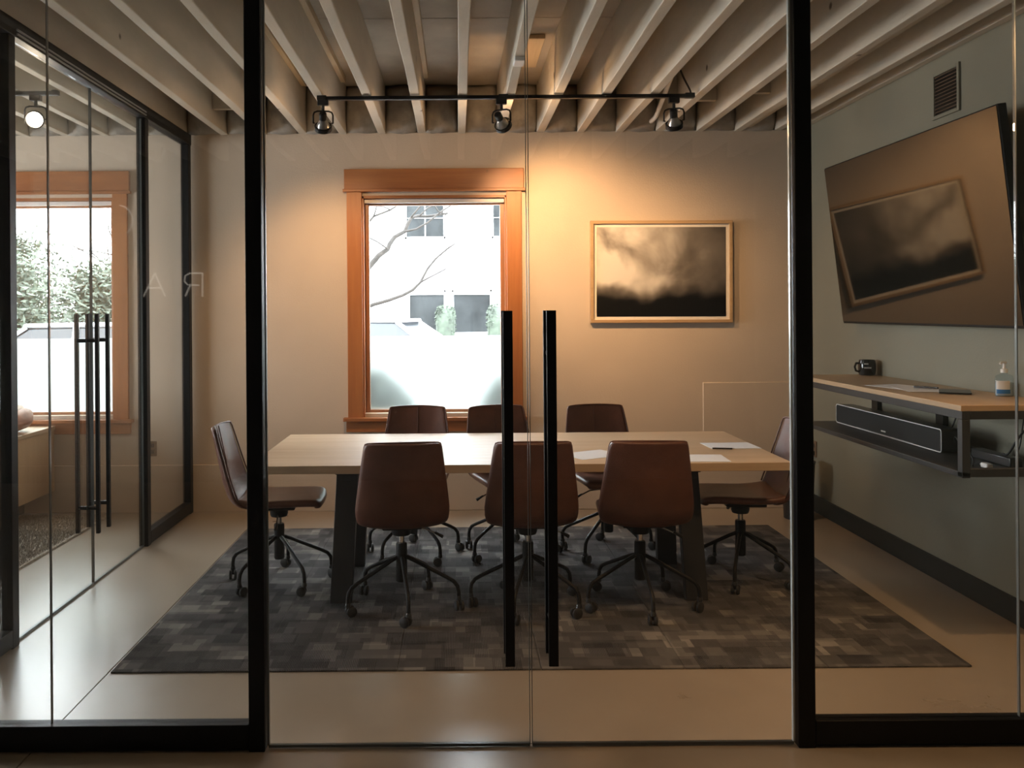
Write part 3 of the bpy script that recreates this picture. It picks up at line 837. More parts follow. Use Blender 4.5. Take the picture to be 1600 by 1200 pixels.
# cables and power brick behind the sound bar
pb = build('power_strip', MB().box(2.50, 2.56, 3.90, 4.20, LS, LS+.045), 'plastic', None, .006, loc=(2.53, 4.05, LS))
tag(pb, 'black power strip on the lower shelf among cables', 'power strip')
def cable(pts, r, label, name='cable', mat='rubber', cat='cable', group=None):
    # catmull-rom smoothing
    P_ = [Vector(p) for p in pts]; out = []
    Q = [P_[0]]+P_+[P_[-1]]
    for i in range(1, len(Q)-2):
        for k in range(6):
            t = k/6; a, b, c, d = Q[i-1], Q[i], Q[i+1], Q[i+2]
            out.append(.5*((2*b)+(c-a)*t+(2*a-5*b+4*c-d)*t*t+(3*b-a-3*c+d)*t**3))
    out.append(P_[-1])
    o = build(name, MB().tube(out, r, 7), mat, None, loc=P_[0], angle=180)
    return tag(o, label, cat, group)
cable([(2.62, 3.92, SZ-.07), (2.60, 3.91, SZ-.10), (2.55, 3.92, .93), (2.53, 3.96, LS+.055), (2.53, 4.0, LS+.049)], .005, 'thick black cable looping down from the shelf top to the power strip')
cable([(2.63, 4.0, SZ-.08), (2.635, 4.02, .96), (2.63, 4.04, .86), (2.60, 4.08, LS+.006), (2.58, 4.3, LS+.006), (2.55, 4.45, LS+.006)], .003, 'thin black cable hanging against the sage wall under the shelf')
cable([(2.67, 4.60, .98), (2.645, 4.56, 1.0), (2.62, 4.53, .95), (2.60, 4.54, .88), (2.63, 4.58, .85), (2.66, 4.61, .88)], .004, 'coiled black cable by the wall bracket behind the sound bar')
cable([(2.36, 3.95, LS+.004), (2.42, 4.05, LS+.02), (2.44, 4.18, LS+.07), (2.46, 4.26, LS+.09), (2.47, 4.285, LS+.06)], .004, 'black cable leading from the lower shelf into the sound bar end')
rm = thing('adapter_plug', (2.40, 3.90, LS), 'small white adapter plug lying on the lower shelf end', 'adapter')
build('casing', MB().box(2.385, 2.415, 3.885, 3.935, LS, LS+.022), 'white', rm, .005)
build('prong', MB().box(2.393, 2.397, 3.935, 3.95, LS+.008, LS+.014), 'silver', rm)
build('prong', MB().box(2.403, 2.407, 3.935, 3.95, LS+.008, LS+.014), 'silver', rm)
# mug
mg = thing('mug', (2.615, 5.50, SZ), 'black ceramic mug at the far end of the oak shelf', 'mug')
build('cup', MB().lathe([(.036, 0), (.048, .004), (.053, .03), (.053, .07), (.047, .098), (.043, .099), (.046, .07), (.046, .012), (.0, .008)], 28, mg.location), 'ceramic', mg)
hp = [Vector((2.615-.050, 5.50, SZ+.078)), Vector((2.615-.072, 5.495, SZ+.078)), Vector((2.615-.082, 5.492, SZ+.055)), Vector((2.615-.074, 5.494, SZ+.03)), Vector((2.615-.052, 5.50, SZ+.024))]
build('handle', MB().tube(hp, .0065, 8), 'ceramic', mg, angle=180)
mk = MB()
for i, zz in enumerate((.075, .05)):
    for k in range(5 if i else 3):
        a = R_(232+k*9); r = .0535
        mk.box(2.615+r*math.cos(a)-.003, 2.615+r*math.cos(a)+.003, 5.50+r*math.sin(a)-.001, 5.50+r*math.sin(a)+.001, SZ+zz-.004, SZ+zz+.004)
build('printed_mark', mk, 'white', mg)
# sanitizer bottle
bx, by = 2.635, 4.15
bt = thing('pump_bottle', (bx, by, SZ), 'clear sanitizer pump bottle with blue label on the oak shelf', 'bottle')
build('body', MB().lathe([(.040, 0), (.044, .006), (.044, .085), (.038, .10), (.016, .108), (.014, .115)], 28, bt.location, 1, .62), 'bottle', bt, angle=60)
build('liquid', MB().lathe([(.038, .003), (.041, .008), (.041, .062), (.041, .066)], 28, bt.location, 1, .60), 'gel', bt)
lbm = MB(); rows = []
for zz in (.012, .075):
    rows.append([Vector((bx+.0446*math.cos(R_(a)), by+.0446*.62*math.sin(R_(a)), SZ+zz)) for a in range(195, 290, 8)])
build('label', lbm.grid(rows), 'white', bt)
rows = []
for zz in (.013, .034):
    rows.append([Vector((bx+.0452*math.cos(R_(a)), by+.0452*.62*math.sin(R_(a)), SZ+zz)) for a in range(197, 288, 8)])
build('label_band', MB().grid(rows), 'blue', bt)
pu = build('pump', MB().lathe([(.016, .113), (.016, .130), (.007, .134), (.006, .155), (.011, .158), (.011, .166)], 18, bt.location), 'white', bt)
build('nozzle', MB().tube([(bx, by, SZ+.163), (bx-.02, by-.012, SZ+.163), (bx-.03, by-.016, SZ+.156)], .005, 8), 'white', pu)
# papers, booklet and pen on the shelf
sheet('paper_sheet', rect_on((2.40, 4.66), .216, .30, .25), SZ+.0004, 'white paper sheet on the oak shelf, partly under another sheet', 'paper')
sheet('paper_sheet', rect_on((2.42, 4.50), .20, .29, -.18), SZ+.0018, 'white paper sheet on the oak shelf with a black pen on top', 'paper')
bk = thing('booklet', (2.50, 4.33, SZ+.0035), 'dark booklet lying on papers on the oak shelf', 'booklet')
build('cover', MB().prism(rect_on((2.50, 4.33), .14, .20, -.5), 'z', SZ+.0035, SZ+.0095), 'plastic', bk, .001)
build('pages', MB().prism(rect_on((2.498, 4.333), .134, .194, -.5), 'z', SZ+.005, SZ+.008), 'paper', bk)
pn = thing('pen', (2.45, 4.50, SZ+.0035), 'black pen lying on the papers on the oak shelf', 'pen')
build('barrel', MB().tube([(2.43, 4.58, SZ+.0095), (2.47, 4.43, SZ+.0145)], .0055, 10), 'plastic', pn)
build('tip', MB().tube([(2.43, 4.58, SZ+.0095), (2.4265, 4.593, SZ+.009)], [.005, .001], 8), 'silver', pn)

# ---------------------------------------------------------------- vent, outlets, bin
vn = thing('vent_grille', (XR, 4.70, 2.72), 'dark slatted air vent grille high on the sage wall', 'vent')
VY0, VY1, VZ0, VZ1 = 4.60, 4.82, 2.60, 2.82
build('backing', MB().box(XR-.004, XR-.001, VY0, VY1, VZ0, VZ1), 'black', vn)
for b_ in (MB().box(XR-.014, XR-.001, VY0-.02, VY0, VZ0-.02, VZ1+.02), MB().box(XR-.014, XR-.001, VY1, VY1+.02, VZ0-.02, VZ1+.02),
           MB().box(XR-.014, XR-.001, VY0, VY1, VZ0-.02, VZ0), MB().box(XR-.014, XR-.001, VY0, VY1, VZ1, VZ1+.02)):
    build('grille_frame', b_, 'wall_r', vn, .002)
for i in range(11):
    z = VZ0+.012+i*.0196
    build('slat', MB().hexa([(XR-.012, VY0, z), (XR-.012, VY1, z), (XR-.004, VY1, z+.008), (XR-.004, VY0, z+.008)],
                            [(XR-.012, VY0, z+.002), (XR-.012, VY1, z+.002), (XR-.004, VY1, z+.010), (XR-.004, VY0, z+.010)]), 'brass', vn)
ot = thing('wall_outlet', (XR, 6.49, .47), 'brown wall outlet with a plug on the sage wall below the shelf', 'outlet')
build('cover_plate', MB().box(XR-.008, XR-.001, 6.455, 6.53, .41, .53), 'brass', ot, .002)
build('plug', MB().box(XR-.04, XR-.008, 6.478, 6.506, .425, .455), 'plastic', ot, .003)
build('socket', MB().box(XR-.0095, XR-.008, 6.476, 6.508, .48, .51), 'plastic', ot, .001)
c = P(240, 701, YB)
ot = thing('wall_outlet', (c.x, YB, c.z), 'brown wall outlet plate on the back wall beyond the lounge partition', 'outlet')
ot.location.x = -2.36
build('cover_plate', MB().box(-2.395, -2.325, YB-.007, YB-.0005, c.z-.058, c.z+.058), 'brass', ot, .002)
for dz in (-.025, .025): build('socket', MB().box(-2.376, -2.344, YB-.0085, YB-.007, c.z+dz-.015, c.z+dz+.015), 'plastic', ot, .001)
bn = thing('waste_bin', (2.475, 6.28, 0), 'black waste bin on the concrete in the corner below the shelf', 'bin')
build('bucket', MB().lathe([(.095, 0), (.10, .004), (.118, .40), (.121, .405), (.121, .415), (.113, .415), (.093, .012), (0, .012)], 28, bn.location), 'plastic', bn)
build('rim', MB().tube([(2.475+.12*math.cos(2*PI*k/28), 6.28+.12*math.sin(2*PI*k/28), .415) for k in range(29)], .005, 6), 'plastic', bn)

# ---------------------------------------------------------------- track lights
YT, ZT = 5.45, 2.885
trk = thing('lighting_track', (.315, YT, ZT), 'long black lighting track below the joists over the table', 'track light')
build('rail', MB().box(-.876, 1.506, YT-.017, YT+.017, ZT-.014, ZT+.008), 'black', trk, .002)
for x in (-.85, .3, 1.48): build('end_cap' if x != .3 else 'feed_box', MB().box(x-.03, x+.03, YT-.019, YT+.019, ZT-.016, ZT+.0145), 'black', trk, .002)
def spotlight(name, loc, target, label, group, lit, watt, col_, size=70, blend=.7, spill=0.0):
    """track head: adapter, stem, wire yoke, reflector bulb with black ring; its own light"""
    loc = Vector(loc)
    t = thing(name, loc, label, 'spotlight', group)
    build('adapter', MB().box(-.034, .034, -.017, .017, -.034, 0), 'black', t, .003, local=True)
    build('stem', MB().lathe([(.010, -.07), (.010, -.03)], 10), 'black', t, local=True)
    piv = Vector((0, 0, -.145))
    d = (Vector(target)-(loc+piv)).normalized()
    side = d.cross(Vector((0, 0, 1))).normalized()
    # yoke: rounded U in the vertical plane holding the pivot axis
    yk = []
    for a in (-1, -.98, -.85, -.6):
        pass
    pts = [piv+side*.062, piv+side*.062+Vector((0, 0, .05)), piv+side*.055+Vector((0, 0, .068)), piv+side*.035+Vector((0, 0, .076)),
           piv-side*.035+Vector((0, 0, .076)), piv-side*.055+Vector((0, 0, .068)), piv-side*.062+Vector((0, 0, .05)), piv-side*.062]
    build('yoke', MB().tube(pts, .0055, 8), 'black', t, local=True, angle=180)
    rot = d.to_track_quat('Z', 'Y').to_matrix()
    build('socket_cap', MB().lathe([(.020, -.075), (.024, -.07), (.024, -.03)], 18, piv, mat=rot), 'black', t, local=True)
    bl = build('bulb', MB().lathe([(.018, -.03), (.026, -.02), (.046, .025), (.048, .032)], 22, piv, mat=rot), 'bulb_glass', t, local=True, angle=60)
    build('lens', MB().lathe([(.046, .032), (.040, .038), (.02, .042)], 22, piv, mat=rot), lit, bl, local=True)
    rg = []
    n = 24
    vs = MB()
    for r0, r1, z0, z1 in ((.049, .055, .018, .046),):
        ring = [(r0, z0), (r1, z0), (r1, z1), (r0, z1)]
        v = []; f = []
        for k in range(n):
            a = 2*PI*k/n
            for r, z in ring: v.append(rot @ Vector((r*math.cos(a), r*math.sin(a), z))+piv)
        for k in range(n):
            k2 = (k+1) % n
            for q in range(4): f.append((k*4+q, k2*4+q, k2*4+(q+1) % 4, k*4+(q+1) % 4))
        vs.add(v, f)
    build('ring', vs, 'black', t, local=True)
    build('pivot_rod', MB().tube([piv-side*.064+rot @ Vector((0, 0, .02))*0, piv-side*.05], .004, 6).tube([piv+side*.05, piv+side*.064], .004, 6), 'black', t, local=True)
    if watt:
        l = bpy.data.lights.new('bulb_light', 'SPOT'); l.energy = watt; l.color = col_; l.spot_size = R_(size); l.spot_blend = blend; l.shadow_soft_size = .04
        lo = bpy.data.objects.new('bulb_light', l); C.objects.link(lo); lo.parent = t
        if spill:
            l2 = bpy.data.lights.new('bulb_spill', 'POINT'); l2.energy = spill; l2.color = col_; l2.shadow_soft_size = .03
            l2o = bpy.data.objects.new('bulb_spill', l2); C.objects.link(l2o); l2o.parent = t; l2o.location = piv+d*.085
        lo.location = piv+d*.055; lo.rotation_euler = d.to_track_quat('-Z', 'Y').to_euler()
    return t
WARM = (1.0, .60, .29)
zt = ZT-.014
G1 = 'spotlights on the long track over the table'
spotlight('track_spotlight', (-.843, YT, zt), (-.98, YB, 1.55), 'black track spotlight at the lounge end of the long track', G1, 'bulb_lit', 66, WARM, 84, 1.0, 2.5)
spotlight('track_spotlight', (.287, YT, zt), (.86, YB, 1.98), 'black track spotlight halfway along the long track', G1, 'bulb_lit', 150, WARM, 80, 1.0, 7)
spotlight('track_spotlight', (1.38, YT, zt), (1.75, YB, 1.3), 'black track spotlight at the shelf end of the long track', G1, 'bulb_lit', 34, WARM, 110, 1.0)
# lounge track
trk2 = thing('lighting_track', (-3.2, 5.27, ZT), 'black lighting track in the lounge beyond the glass', 'track light')
build('rail', MB().box(-4.6, -2.44, 5.253, 5.287, ZT-.014, ZT+.008), 'black', trk2, .002)
build('end_cap', MB().box(-2.47, -2.435, 5.251, 5.289, ZT-.016, ZT+.0145), 'black', trk2, .002)
spotlight('track_spotlight', (-2.575, 5.27, zt), (-1.9, 2.6, 1.75), 'lit black track spotlight glowing in the lounge', None, 'bulb_lit_room', 12, (1, .8, .55), 100, .9)
# assumed hall lamps, unseen, added to warm the front floor
trk3 = thing('lighting_track', (1.4, 2.90, ZT), 'assumed black lighting track added unseen in the entry hall', 'track light')
build('rail', MB().box(-.2, 2.5, 2.883, 2.917, ZT-.014, ZT+.008), 'black', trk3, .002)
build('end_cap', MB().box(2.48, 2.51, 2.881, 2.919, ZT-.016, ZT+.0145), 'black', trk3, .002)
G2 = 'assumed spotlights added on the entry hall track'
spotlight('track_spotlight', (.70, 2.90, zt), (.70, 3.05, 0), 'added unseen track spotlight above the entry hall, toward the doors', G2, 'bulb_lit', 18, WARM, 92, 1.0)
spotlight('track_spotlight', (1.9, 2.90, zt), (1.9, 3.0, 0), 'added unseen track spotlight above the entry hall, beside the sage wall', G2, 'bulb_lit', 26, WARM, 92, 1.0)
# unseen door side track added above the frame to warm the front floor
trk4 = thing('lighting_track', (1.2, 3.14, ZT), 'assumed black lighting track added unseen inside the room just behind the front glass', 'track light')
build('rail', MB().box(-.3, 2.5, 3.123, 3.157, ZT-.014, ZT+.008), 'black', trk4, .002)
build('end_cap', MB().box(2.48, 2.51, 3.121, 3.159, ZT-.016, ZT+.0145), 'black', trk4, .002)
G3 = 'assumed spotlights added on the track just behind the front glass'
spotlight('track_spotlight', (.75, 3.14, zt), (.85, 3.34, 0), 'added unseen track spotlight behind the front glass, above the double doors', G3, 'bulb_lit', 42, WARM, 96, 1.0)
spotlight('track_spotlight', (2.0, 3.14, zt), (2.0, 3.34, 0), 'added unseen track spotlight behind the front glass, beside the sage wall', G3, 'bulb_lit', 62, WARM, 96, 1.0)
# feed cable, white box partly standing in for a glass reflection, pipe
cable([(1.40, 5.44, 3.10), (1.44, 5.445, 3.0), (1.482, 5.45, 2.92), (1.487, 5.45, ZT+.012)], .006, 'black feed cable dropping to the end of the long track')
sbx = tag(build('reflection_box', MB().box(.315, .375, 4.62, 4.74, ZJ-.028, ZJ-.003), 'white', None, .006, loc=(.345, 4.68, ZJ-.003)), 'small white box under a ceiling joist, partly standing in for a glass reflection', 'white box')
pp = tag(build('drain_pipe', MB().tube([(1.335, 5.48, 3.05), (1.38, 5.50, 3.05), (1.39, 5.55, 3.03), (1.45, 6.25, 2.93), (1.45, 6.40, 2.93)], .016, 10), 'white', None, loc=(1.335, 5.48, 3.05), angle=180), 'pale pipe bent between the joists above the long track', 'pipe')

# ---------------------------------------------------------------- lounge furniture
rg2 = tag(build('shag_rug', MB().box(-5.6, -2.63, 3.9, 6.46, .0005, .018), 'shag', None, .006, loc=(-4.1, 5.2, 0)), 'beige speckled shag rug on the lounge floor', 'rug')
tf = MB(); rt = random.Random(3)
for i in range(15000):
    x = rt.uniform(-3.27, -2.64); y = rt.uniform(4.6, 6.45); a = rt.uniform(0, PI); l_ = rt.uniform(.010, .022)
    dx, dy = math.cos(a)*.004, math.sin(a)*.004; tx, ty = rt.uniform(-.012, .012), rt.uniform(-.012, .012)
    tf.add([(x-dx, y-dy, .016), (x+dx, y+dy, .016), (x+tx, y+ty, .018+l_)], [(0, 1, 2)])
tag(build('pile', tf, 'shag', rg2, smooth=False), kind='stuff')
cr = thing('wooden_bench', (-3.45, 5.4, .016), 'long oak bench cabinet in the lounge, raised on a dark recessed plinth', 'bench')
build('body', MB().box(-3.76, -3.112, 4.30, YB-.05, .177, .645), 'oak_z', cr, .002)
for i in range(4):
    ya = 4.30+i*.57
    build('front_panel', MB().box(-3.112, -3.092, ya+.002, ya+.568, .179, .643), 'oak_z', cr, .002)
build('top', MB().box(-3.78, -3.085, 4.28, YB-.045, .645, .674), 'oak_y', cr, .002)
build('plinth', MB().box(-3.70, -3.30, 4.40, YB-.10, .022, .177), 'black', cr)
cu_ = thing('bolster', (-3.30, 6.0, .676), 'tan leather bolster with pale fleecy top lying on the bench', 'cushion')
def blob(cx, cy, cz, rx, ry, rz, p=2.6, n=20, m=14, seed=0, amp=.0):
    rb = random.Random(seed); rows = []
    for i in range(m+1):
        ph = -PI/2+PI*i/m; row = []
        for j in range(n+1):
            th = 2*PI*(j % n)/n
            def sg(c_): return math.copysign(abs(c_)**(2/p), c_)
            k = 1+amp*math.sin(3*th+seed)*math.cos(2*ph)
            row.append(Vector((cx+rx*k*sg(math.cos(ph))*sg(math.cos(th)), cy+ry*k*sg(math.cos(ph))*sg(math.sin(th)), cz+rz*k*sg(math.sin(ph)))))
        rows.append(row)
    return MB().grid(rows)
build('cover', blob(-3.26, 6.0, .674+.098, .155, .42, .09, 3.2, amp=.03), 'tan', cu_, angle=180)
build('fleece', blob(-3.27, 6.0, .674+.168, .135, .40, .036, 2.4, seed=2, amp=.06), 'fleece', cu_, angle=180)
build('end_button', blob(-3.26, 5.575, .674+.10, .03, .02, .03, 2), 'fleece', cu_, angle=180)

# ---------------------------------------------------------------- sign on the wall behind (its reflection shows in the glass)
sg_ = thing('wall_sign', (-2.5, YBK+.01, 1.8), 'thin pale letters with an added glow on the entry hall wall', 'sign')
def refl(px, py):
    """wall point behind the camera whose mirror image in the front glass lies at a pixel"""
    d = 2*YF-YBK
    p = P(px, py, d); return Vector((p.x, YBK+.012, p.z))
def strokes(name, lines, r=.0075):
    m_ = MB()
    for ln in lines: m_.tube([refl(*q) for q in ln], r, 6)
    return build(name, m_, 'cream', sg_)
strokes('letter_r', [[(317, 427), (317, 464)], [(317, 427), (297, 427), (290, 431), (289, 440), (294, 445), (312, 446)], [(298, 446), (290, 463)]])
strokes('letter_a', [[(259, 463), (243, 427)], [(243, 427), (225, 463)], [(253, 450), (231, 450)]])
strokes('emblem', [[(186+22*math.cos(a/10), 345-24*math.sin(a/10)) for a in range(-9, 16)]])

# ---------------------------------------------------------------- outdoors
gr = struct(build('ground', MB().box(-40, 40, YB+.3, 60, -.35, -.05), 'pavement', smooth=False), 'pale pavement and street outside')
struct(build('street', MB().box(-40, 40, 9.5, 17.5, -.05, -.045), 'asphalt', smooth=False), 'grey street outside')
GZ = -.045
bd = thing('building', (0, 22, -.25), 'white stucco building across the street', 'building')
sF = F/22
def fx(px): return (px-CX)/sF
def fz(py): return CH-(py-CY)/sF
H = [(fx(633), fx(697), fz(373), fz(255)), (fx(769), fx(832), fz(373), fz(255)), (fx(497), fx(561), fz(373), fz(255)),
     (fx(637), fx(697), fz(523), fz(453)), (fx(706), fx(769), fz(523), fz(453)), (fx(860), fx(920), fz(523), fz(453))]
mb = MB(); wall_holes(mb, fx(410), 12, -.25, 8.5, 22, 22.3, H)
build('facade', mb, 'outside_white', bd, smooth=False)
build('room_back', MB().box(fx(410), 12, 23.6, 23.7, -.25, 8.5), 'far_glass', bd)
build('side_wall', MB().box(fx(410), fx(410)+.3, 22.3, 30, -.25, 8.5), 'outside_white', bd)
build('roof', MB().box(fx(410)-.2, 12.2, 21.8, 30, 8.5, 8.8), 'outside_trim', bd)
build('string_course', MB().box(fx(410), 12, 21.93, 22.0, fz(405), fz(402)), 'outside_trim', bd)
for i, (xa, xb, za, zb_) in enumerate(H):
    wn = build('window', MB().box(xa, xa+.05, 22.05, 22.12, za, zb_).box(xb-.05, xb, 22.05, 22.12, za, zb_).box(xa, xb, 22.05, 22.12, zb_-.05, zb_).box(xa, xb, 22.05, 22.12, za, za+.06), 'outside_trim', bd)
    build('pane', MB().box(xa+.05, xb-.05, 22.08, 22.09, za+.06, zb_-.05), 'far_glass', wn)
    if i < 3:
        m_ = (xa+xb)/2
        build('muntin', MB().box(m_-.012, m_+.012, 22.05, 22.09, za, zb_), 'outside_trim', wn)
        build('muntin', MB().box(xa, xb, 22.05, 22.09, za+.53, za+.545), 'outside_trim', wn)
    else:
        build('blind', MB().box(xa+.05, xb-.05, 22.04, 22.06, zb_-.12, zb_-.05), 'outside_trim', wn)
dp_ = build('downpipe', MB().tube([(fx(587), 21.9, 0), (fx(587), 21.9, fz(410))], .05, 8), 'outside_trim', bd)

def leaves(mb, c, r, n, size, rnd, shell=.55):
    c = Vector(c)
    for _ in range(n):
        while True:
            p = Vector((rnd.uniform(-1, 1), rnd.uniform(-1, 1), rnd.uniform(-1, 1)))
            if shell < p.length < 1: break
        q = c+Vector((p.x*r[0], p.y*r[1], p.z*r[2]))
        a = Vector((rnd.gauss(0, 1), rnd.gauss(0, 1), rnd.gauss(0, 1))).normalized(); b = a.orthogonal().normalized()
        s = size*rnd.uniform(.6, 1.3)
        mb.add([q-a*s, q+b*s*.45, q+a*s, q-b*s*.45], [(0, 1, 2, 3)])
    return mb
def shrub(name, loc, r, label, cat, n=1200, size=.05, leaf='leaf_mid', box=False, trunk=.03, group=None):
    t = thing(name, loc, label, cat, group)
    c = Vector(loc)+Vector((0, 0, r[2]+trunk*0+.12))
    rnd = random.Random(hash(name) % 1 + int(loc[0]*100))
    mb = MB()
    if box:
        core = blob(c.x, c.y, c.z, r[0]*.93, r[1]*.93, r[2]*.95, 5)
        mb.add(core.v, core.f)
        for _ in range(n):
            th, ph = rnd.uniform(0, 2*PI), rnd.uniform(-PI/2, PI/2)
            def sg(c_, p=5): return math.copysign(abs(c_)**(2/p), c_)
            q = c+Vector((r[0]*sg(math.cos(ph))*sg(math.cos(th)), r[1]*sg(math.cos(ph))*sg(math.sin(th)), r[2]*sg(math.sin(ph))))
            a = Vector((rnd.gauss(0, 1), rnd.gauss(0, 1), rnd.gauss(0, 1))).normalized(); b = a.orthogonal().normalized(); s = size*rnd.uniform(.6, 1.3)
            mb.add([q-a*s, q+b*s*.5, q+a*s, q-b*s*.5], [(0, 1, 2, 3)])
    else: leaves(mb, c, r, n, size, rnd, .3)
    build('foliage', mb, leaf, t, smooth=False)
    build('stem', MB().tube([Vector(loc), c], [trunk, trunk*.6], 8), 'bark', t)
    return t
d_ = 20.5
def topiary(px0, px1, py0, label):
    s_ = F/d_; xa, xb = (px0-CX)/s_, (px1-CX)/s_; zt_ = CH-(py0-CY)/s_; h_ = (zt_-GZ-.12)/2
    shrub('topiary_bush', ((xa+xb)/2, d_, GZ), ((xb-xa)/2, .3, h_), label, 'bush', 900, .035, 'leaf_pale', True, .05, 'clipped bushes by the white building')
topiary(680, 712, 478, 'clipped green bush between the two street level windows across the street')
topiary(760, 800, 476, 'clipped green bush past the street level windows, above a white car roof')
shrub('garden_shrub', (-.74, 7.15, GZ), (.44, .25, .50), 'green shrub blurred behind the frosted glass at its lounge side corner', 'shrub', 2600, .05, 'leaf_shade', group='shrubs under the window')
shrub('garden_shrub', (.50, 7.15, GZ), (.36, .22, .50), 'green shrub blurred behind the frosted glass at the door handle side', 'shrub', 2000, .05, 'leaf_shade', group='shrubs under the window')

def car(loc, rz, paint_, label):
    t = thing('parked_car', loc, label, 'car', None, rz)
    L = [(-2.15, .35), (-2.2, .62), (-2.05, .82), (-1.2, .94), (-.55, 1.42), (.75, 1.46), (1.55, 1.02), (2.1, .96), (2.2, .6), (2.15, .35)]
    low = [(-2.15, .32), (-2.2, .62), (-2.05, .84), (-1.2, .95), (1.55, 1.0), (2.1, .96), (2.2, .6), (2.15, .32)]
    build('body', MB().prism(low, 'y', -.88, .88), paint_, t, .06, local=True, segs=3)
    def sec(y, ins): return [(x*(1-ins*.06), y, z) for x, z in ((-1.15, .95), (-.5, 1.40), (.70, 1.42), (1.5, .99))]
    mbc = MB()
    a, b = sec(-.84, 0), sec(.84, 0)
    a = [a[0], (a[1][0], -.68, a[1][2]), (a[2][0], -.68, a[2][2]), a[3]]; b = [b[0], (b[1][0], .68, b[1][2]), (b[2][0], .68, b[2][2]), b[3]]
    mbc.add(a+b, [(0, 1, 2, 3), (7, 6, 5, 4), (0, 4, 5, 1), (1, 5, 6, 2), (2, 6, 7, 3), (3, 7, 4, 0)])
    build('cabin_glass', mbc, 'car_glass', t, .03, local=True)
    build('roof', MB().box(-.55, .74, -.69, .69, 1.40, 1.455), paint_, t, .025, local=True)
    for sy in (-1, 1):
        build('pillar', MB().bar((-1.15, sy*.83, .95), (-.5, sy*.68, 1.41), .07, .05), paint_, t, .01, local=True)
        build('pillar', MB().bar((1.5, sy*.83, .99), (.70, sy*.68, 1.42), .09, .05), paint_, t, .01, local=True)
        build('pillar', MB().bar((.1, sy*.85, .95), (.1, sy*.685, 1.42), .08, .03), paint_, t, .01, local=True)
        build('mirror', MB().box(-.95, -.80, sy*.9-.08, sy*.9+.08, .95, 1.08), paint_, t, .03, local=True)
        for x in (-1.35, 1.35):
            wv = build('wheel', MB().tube([(x, sy*.70, .33), (x, sy*.72, .33), (x, sy*.88, .33), (x, sy*.90, .33)], [.28, .33, .33, .28], 20), 'tyre', t, local=True)
            build('hubcap', MB().tube([(x, sy*.895, .33), (x, sy*.91, .33)], [.2, .17], 16), 'silver', wv, local=True)
    return t
car((-1.3, 14.2, GZ), R_(168), 'car_white', 'white car parked across the street before the clipped bush')
car((2.7, 16.0, GZ), R_(5), 'car_white', 'white car parked farther along the street beyond the casing edge')
car((-4.9, 11.4, GZ), R_(4), 'car_silver', 'silver car parked in front of the evergreen trees')

# bare street tree whose branches cross the window
def branch(mb, pts, r0, r1, n=6):
    k = len(pts); mb.tube(pts, [r0+(r1-r0)*i/(k-1) for i in range(k)], n)
DT = 9.2
tr = thing('bare_tree', (-1.12, DT, GZ), 'leafless tree with thin branches crossing the window view', 'tree')
build('trunk', MB().tube([(-1.12, DT, GZ), (-1.10, DT, .8), (-1.14, DT, 1.8), (-1.08, DT, 3.0), (-1.2, DT, 4.6)], [.09, .08, .07, .055, .03], 10), 'bark', tr, angle=180)
def wpts(l, dd=0): return [P(x, y, DT+dd*i) for i, (x, y) in enumerate(l)]
brs = [
 ([(557, 455), (576, 418), (592, 399), (606, 389), (609, 381), (617, 370), (632, 362), (637, 350), (643, 340), (654, 337), (668, 338), (700, 333)], .030, .008),
 ([(553, 490), (583, 476), (608, 469), (630, 461), (645, 453), (657, 441), (668, 420), (681, 404), (700, 388), (712, 380)], .020, .004),
 ([(657, 441), (672, 433), (697, 420)], .007, .003),
 ([(556, 370), (576, 347), (584, 338), (610, 328), (628, 316), (640, 305)], .012, .004),
 ([(632, 362), (650, 358), (668, 348), (690, 330), (716, 314), (730, 303)], .009, .003),
 ([(642, 340), (655, 324), (668, 305)], .008, .003),
 ([(606, 389), (590, 378), (578, 372)], .006, .003),
 ([(655, 338), (668, 325), (680, 320), (697, 318)], .006, .003),
 ([(584, 338), (588, 325), (590, 305)], .006, .003),
 ([(610, 328), (600, 323), (578, 322)], .005, .0025),
 ([(668, 305), (685, 330), (697, 336)], .005, .0025),
 ([(553, 300), (590, 270), (640, 240)], .03, .012),
]
for l, a, b in brs:
    m_ = MB(); branch(m_, wpts(l, .02), a*1.0+.003, b*1.2+.004, 7); build('branch', m_, 'bark', tr, angle=180)

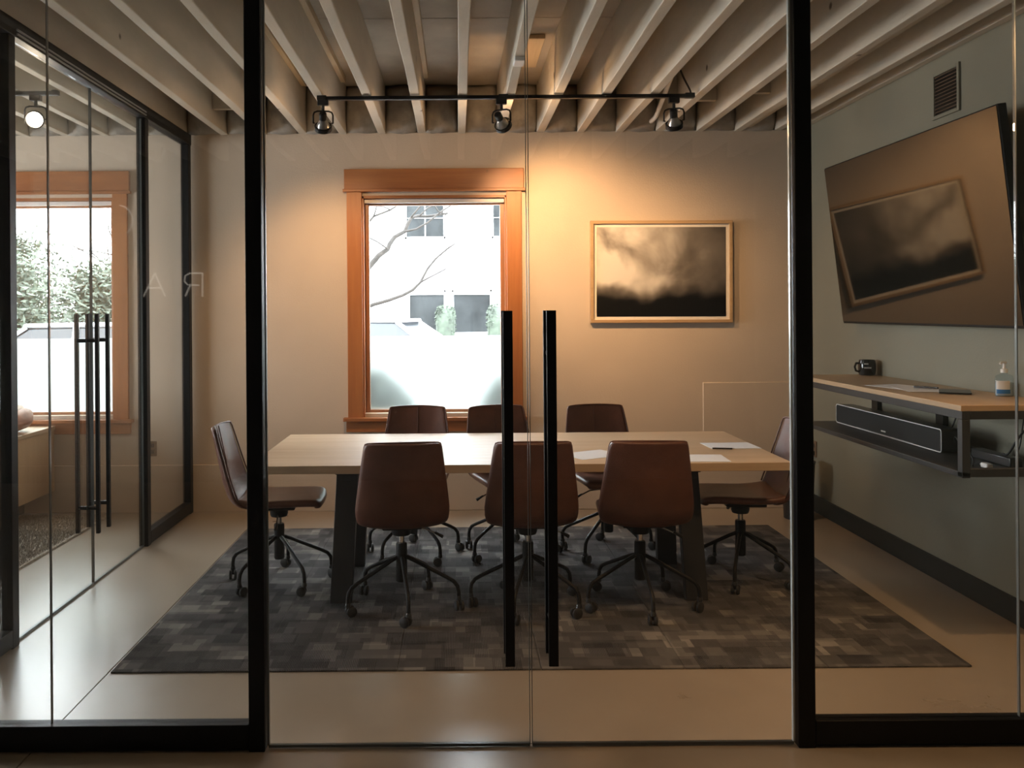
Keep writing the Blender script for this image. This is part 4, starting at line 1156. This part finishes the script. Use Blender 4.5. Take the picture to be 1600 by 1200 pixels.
# trees behind the lounge window
def grow(mb, p, d, r, L, depth, rnd):
    pts = [p]; q = p.copy(); dd = d.copy()
    for i in range(4):
        dd = (dd+Vector((rnd.gauss(0, .16), rnd.gauss(0, .16), rnd.gauss(0, .08)))).normalized(); q = q+dd*L/4; pts.append(q.copy())
    mb.tube(pts, [r*(1-.12*i) for i in range(5)], 5 if depth < 2 else 4, cap=False)
    if depth == 0: return
    for k in range(3 if depth > 1 else 4):
        i = rnd.randint(2, 4); nd_ = (dd+Vector((rnd.gauss(0, .55), rnd.gauss(0, .55), rnd.gauss(.15, .35)))).normalized()
        grow(mb, pts[i], nd_, r*.55, L*rnd.uniform(.6, .8), depth-1, rnd)
GT = 'trees beyond the lounge window'
for i, (x, y, hgt, lab) in enumerate(((-8.2, 21.3, 2.8, 'leafless tree rising behind the evergreens beyond the lounge window'), (-7.8, 24.5, 3.2, 'taller leafless tree farther behind the evergreens'))):
    t = thing('bare_tree', (x, y, GZ), lab, 'tree', GT)
    rnd = random.Random(40+i); mb = MB()
    build('trunk', MB().tube([(x, y, GZ), (x+.05, y, GZ+hgt*.45), (x, y, GZ+hgt*.8)], [.12, .10, .08], 8), 'bark', t)
    for k in range(5): grow(mb, Vector((x, y, GZ+hgt*.7)), Vector((rnd.uniform(-.7, .7), rnd.uniform(-.4, .4), 1)).normalized(), .035, 1.4, 3, rnd)
    build('branches', mb, 'bark', t, smooth=False)
def conifer(loc, h_, r, lab, n=9000):
    t = thing('evergreen_tree', loc, lab, 'tree', GT)
    rnd = random.Random(int(loc[0]*-77)); mb = MB(); L = Vector(loc)
    build('trunk', MB().tube([L, L+Vector((.05, 0, h_*.5)), L+Vector((0, 0, h_*.85))], [.09, .06, .02], 8), 'bark', t)
    limbs = MB(); tips = []
    for k in range(34):
        z = .12+.85*(k/34)**.9; a = k*2.4+rnd.uniform(-.3, .3); rr_ = r*(1-.62*z)*rnd.uniform(.55, 1.1)
        p0 = L+Vector((0, 0, z*h_*.85)); p1 = p0+Vector((math.cos(a)*rr_, math.sin(a)*rr_, rnd.uniform(.1, .45)*rr_))
        limbs.tube([p0, (p0+p1)/2+Vector((0, 0, -.05)), p1], [.025, .016, .006], 5); tips.append((p0, p1))
    build('limbs', limbs, 'bark', t)
    for _ in range(n):
        p0, p1 = rnd.choice(tips); u = rnd.uniform(.25, 1.08)
        sp_ = .13+.13*u
        q = p0.lerp(p1, u)+Vector((rnd.gauss(0, sp_), rnd.gauss(0, sp_), rnd.gauss(0, sp_*.6)))
        d = Vector((rnd.gauss(0, 1), rnd.gauss(0, 1), rnd.gauss(0, .6))).normalized(); s = .07*rnd.uniform(.5, 1.4); b = d.orthogonal().normalized()*.022
        mb.add([q-d*s, q+b, q+d*s, q-b], [(0, 1, 2, 3)])
    build('needles', mb, 'leaf_dark', t, smooth=False)
conifer((-7.3, 13.6, GZ), 2.9, 1.25, 'broad evergreen tree beyond the lounge window')
conifer((-6.7, 16.0, GZ), 2.75, 1.25, 'rounded evergreen tree beside the broad one, behind the silver car')
conifer((-7.0, 19.6, GZ), 2.7, 1.3, 'smaller evergreen tree toward the lounge window casing')
conifer((-9.0, 17.2, GZ), 3.6, 1.3, 'tall evergreen tree partly hidden by the lounge partition post')
shrub('hedge_shrub', (-4.9, 13.7, GZ), (.42, .4, .62), 'pale green shrub between the silver car and the evergreens', 'shrub', 1800, .06, 'leaf_mid')
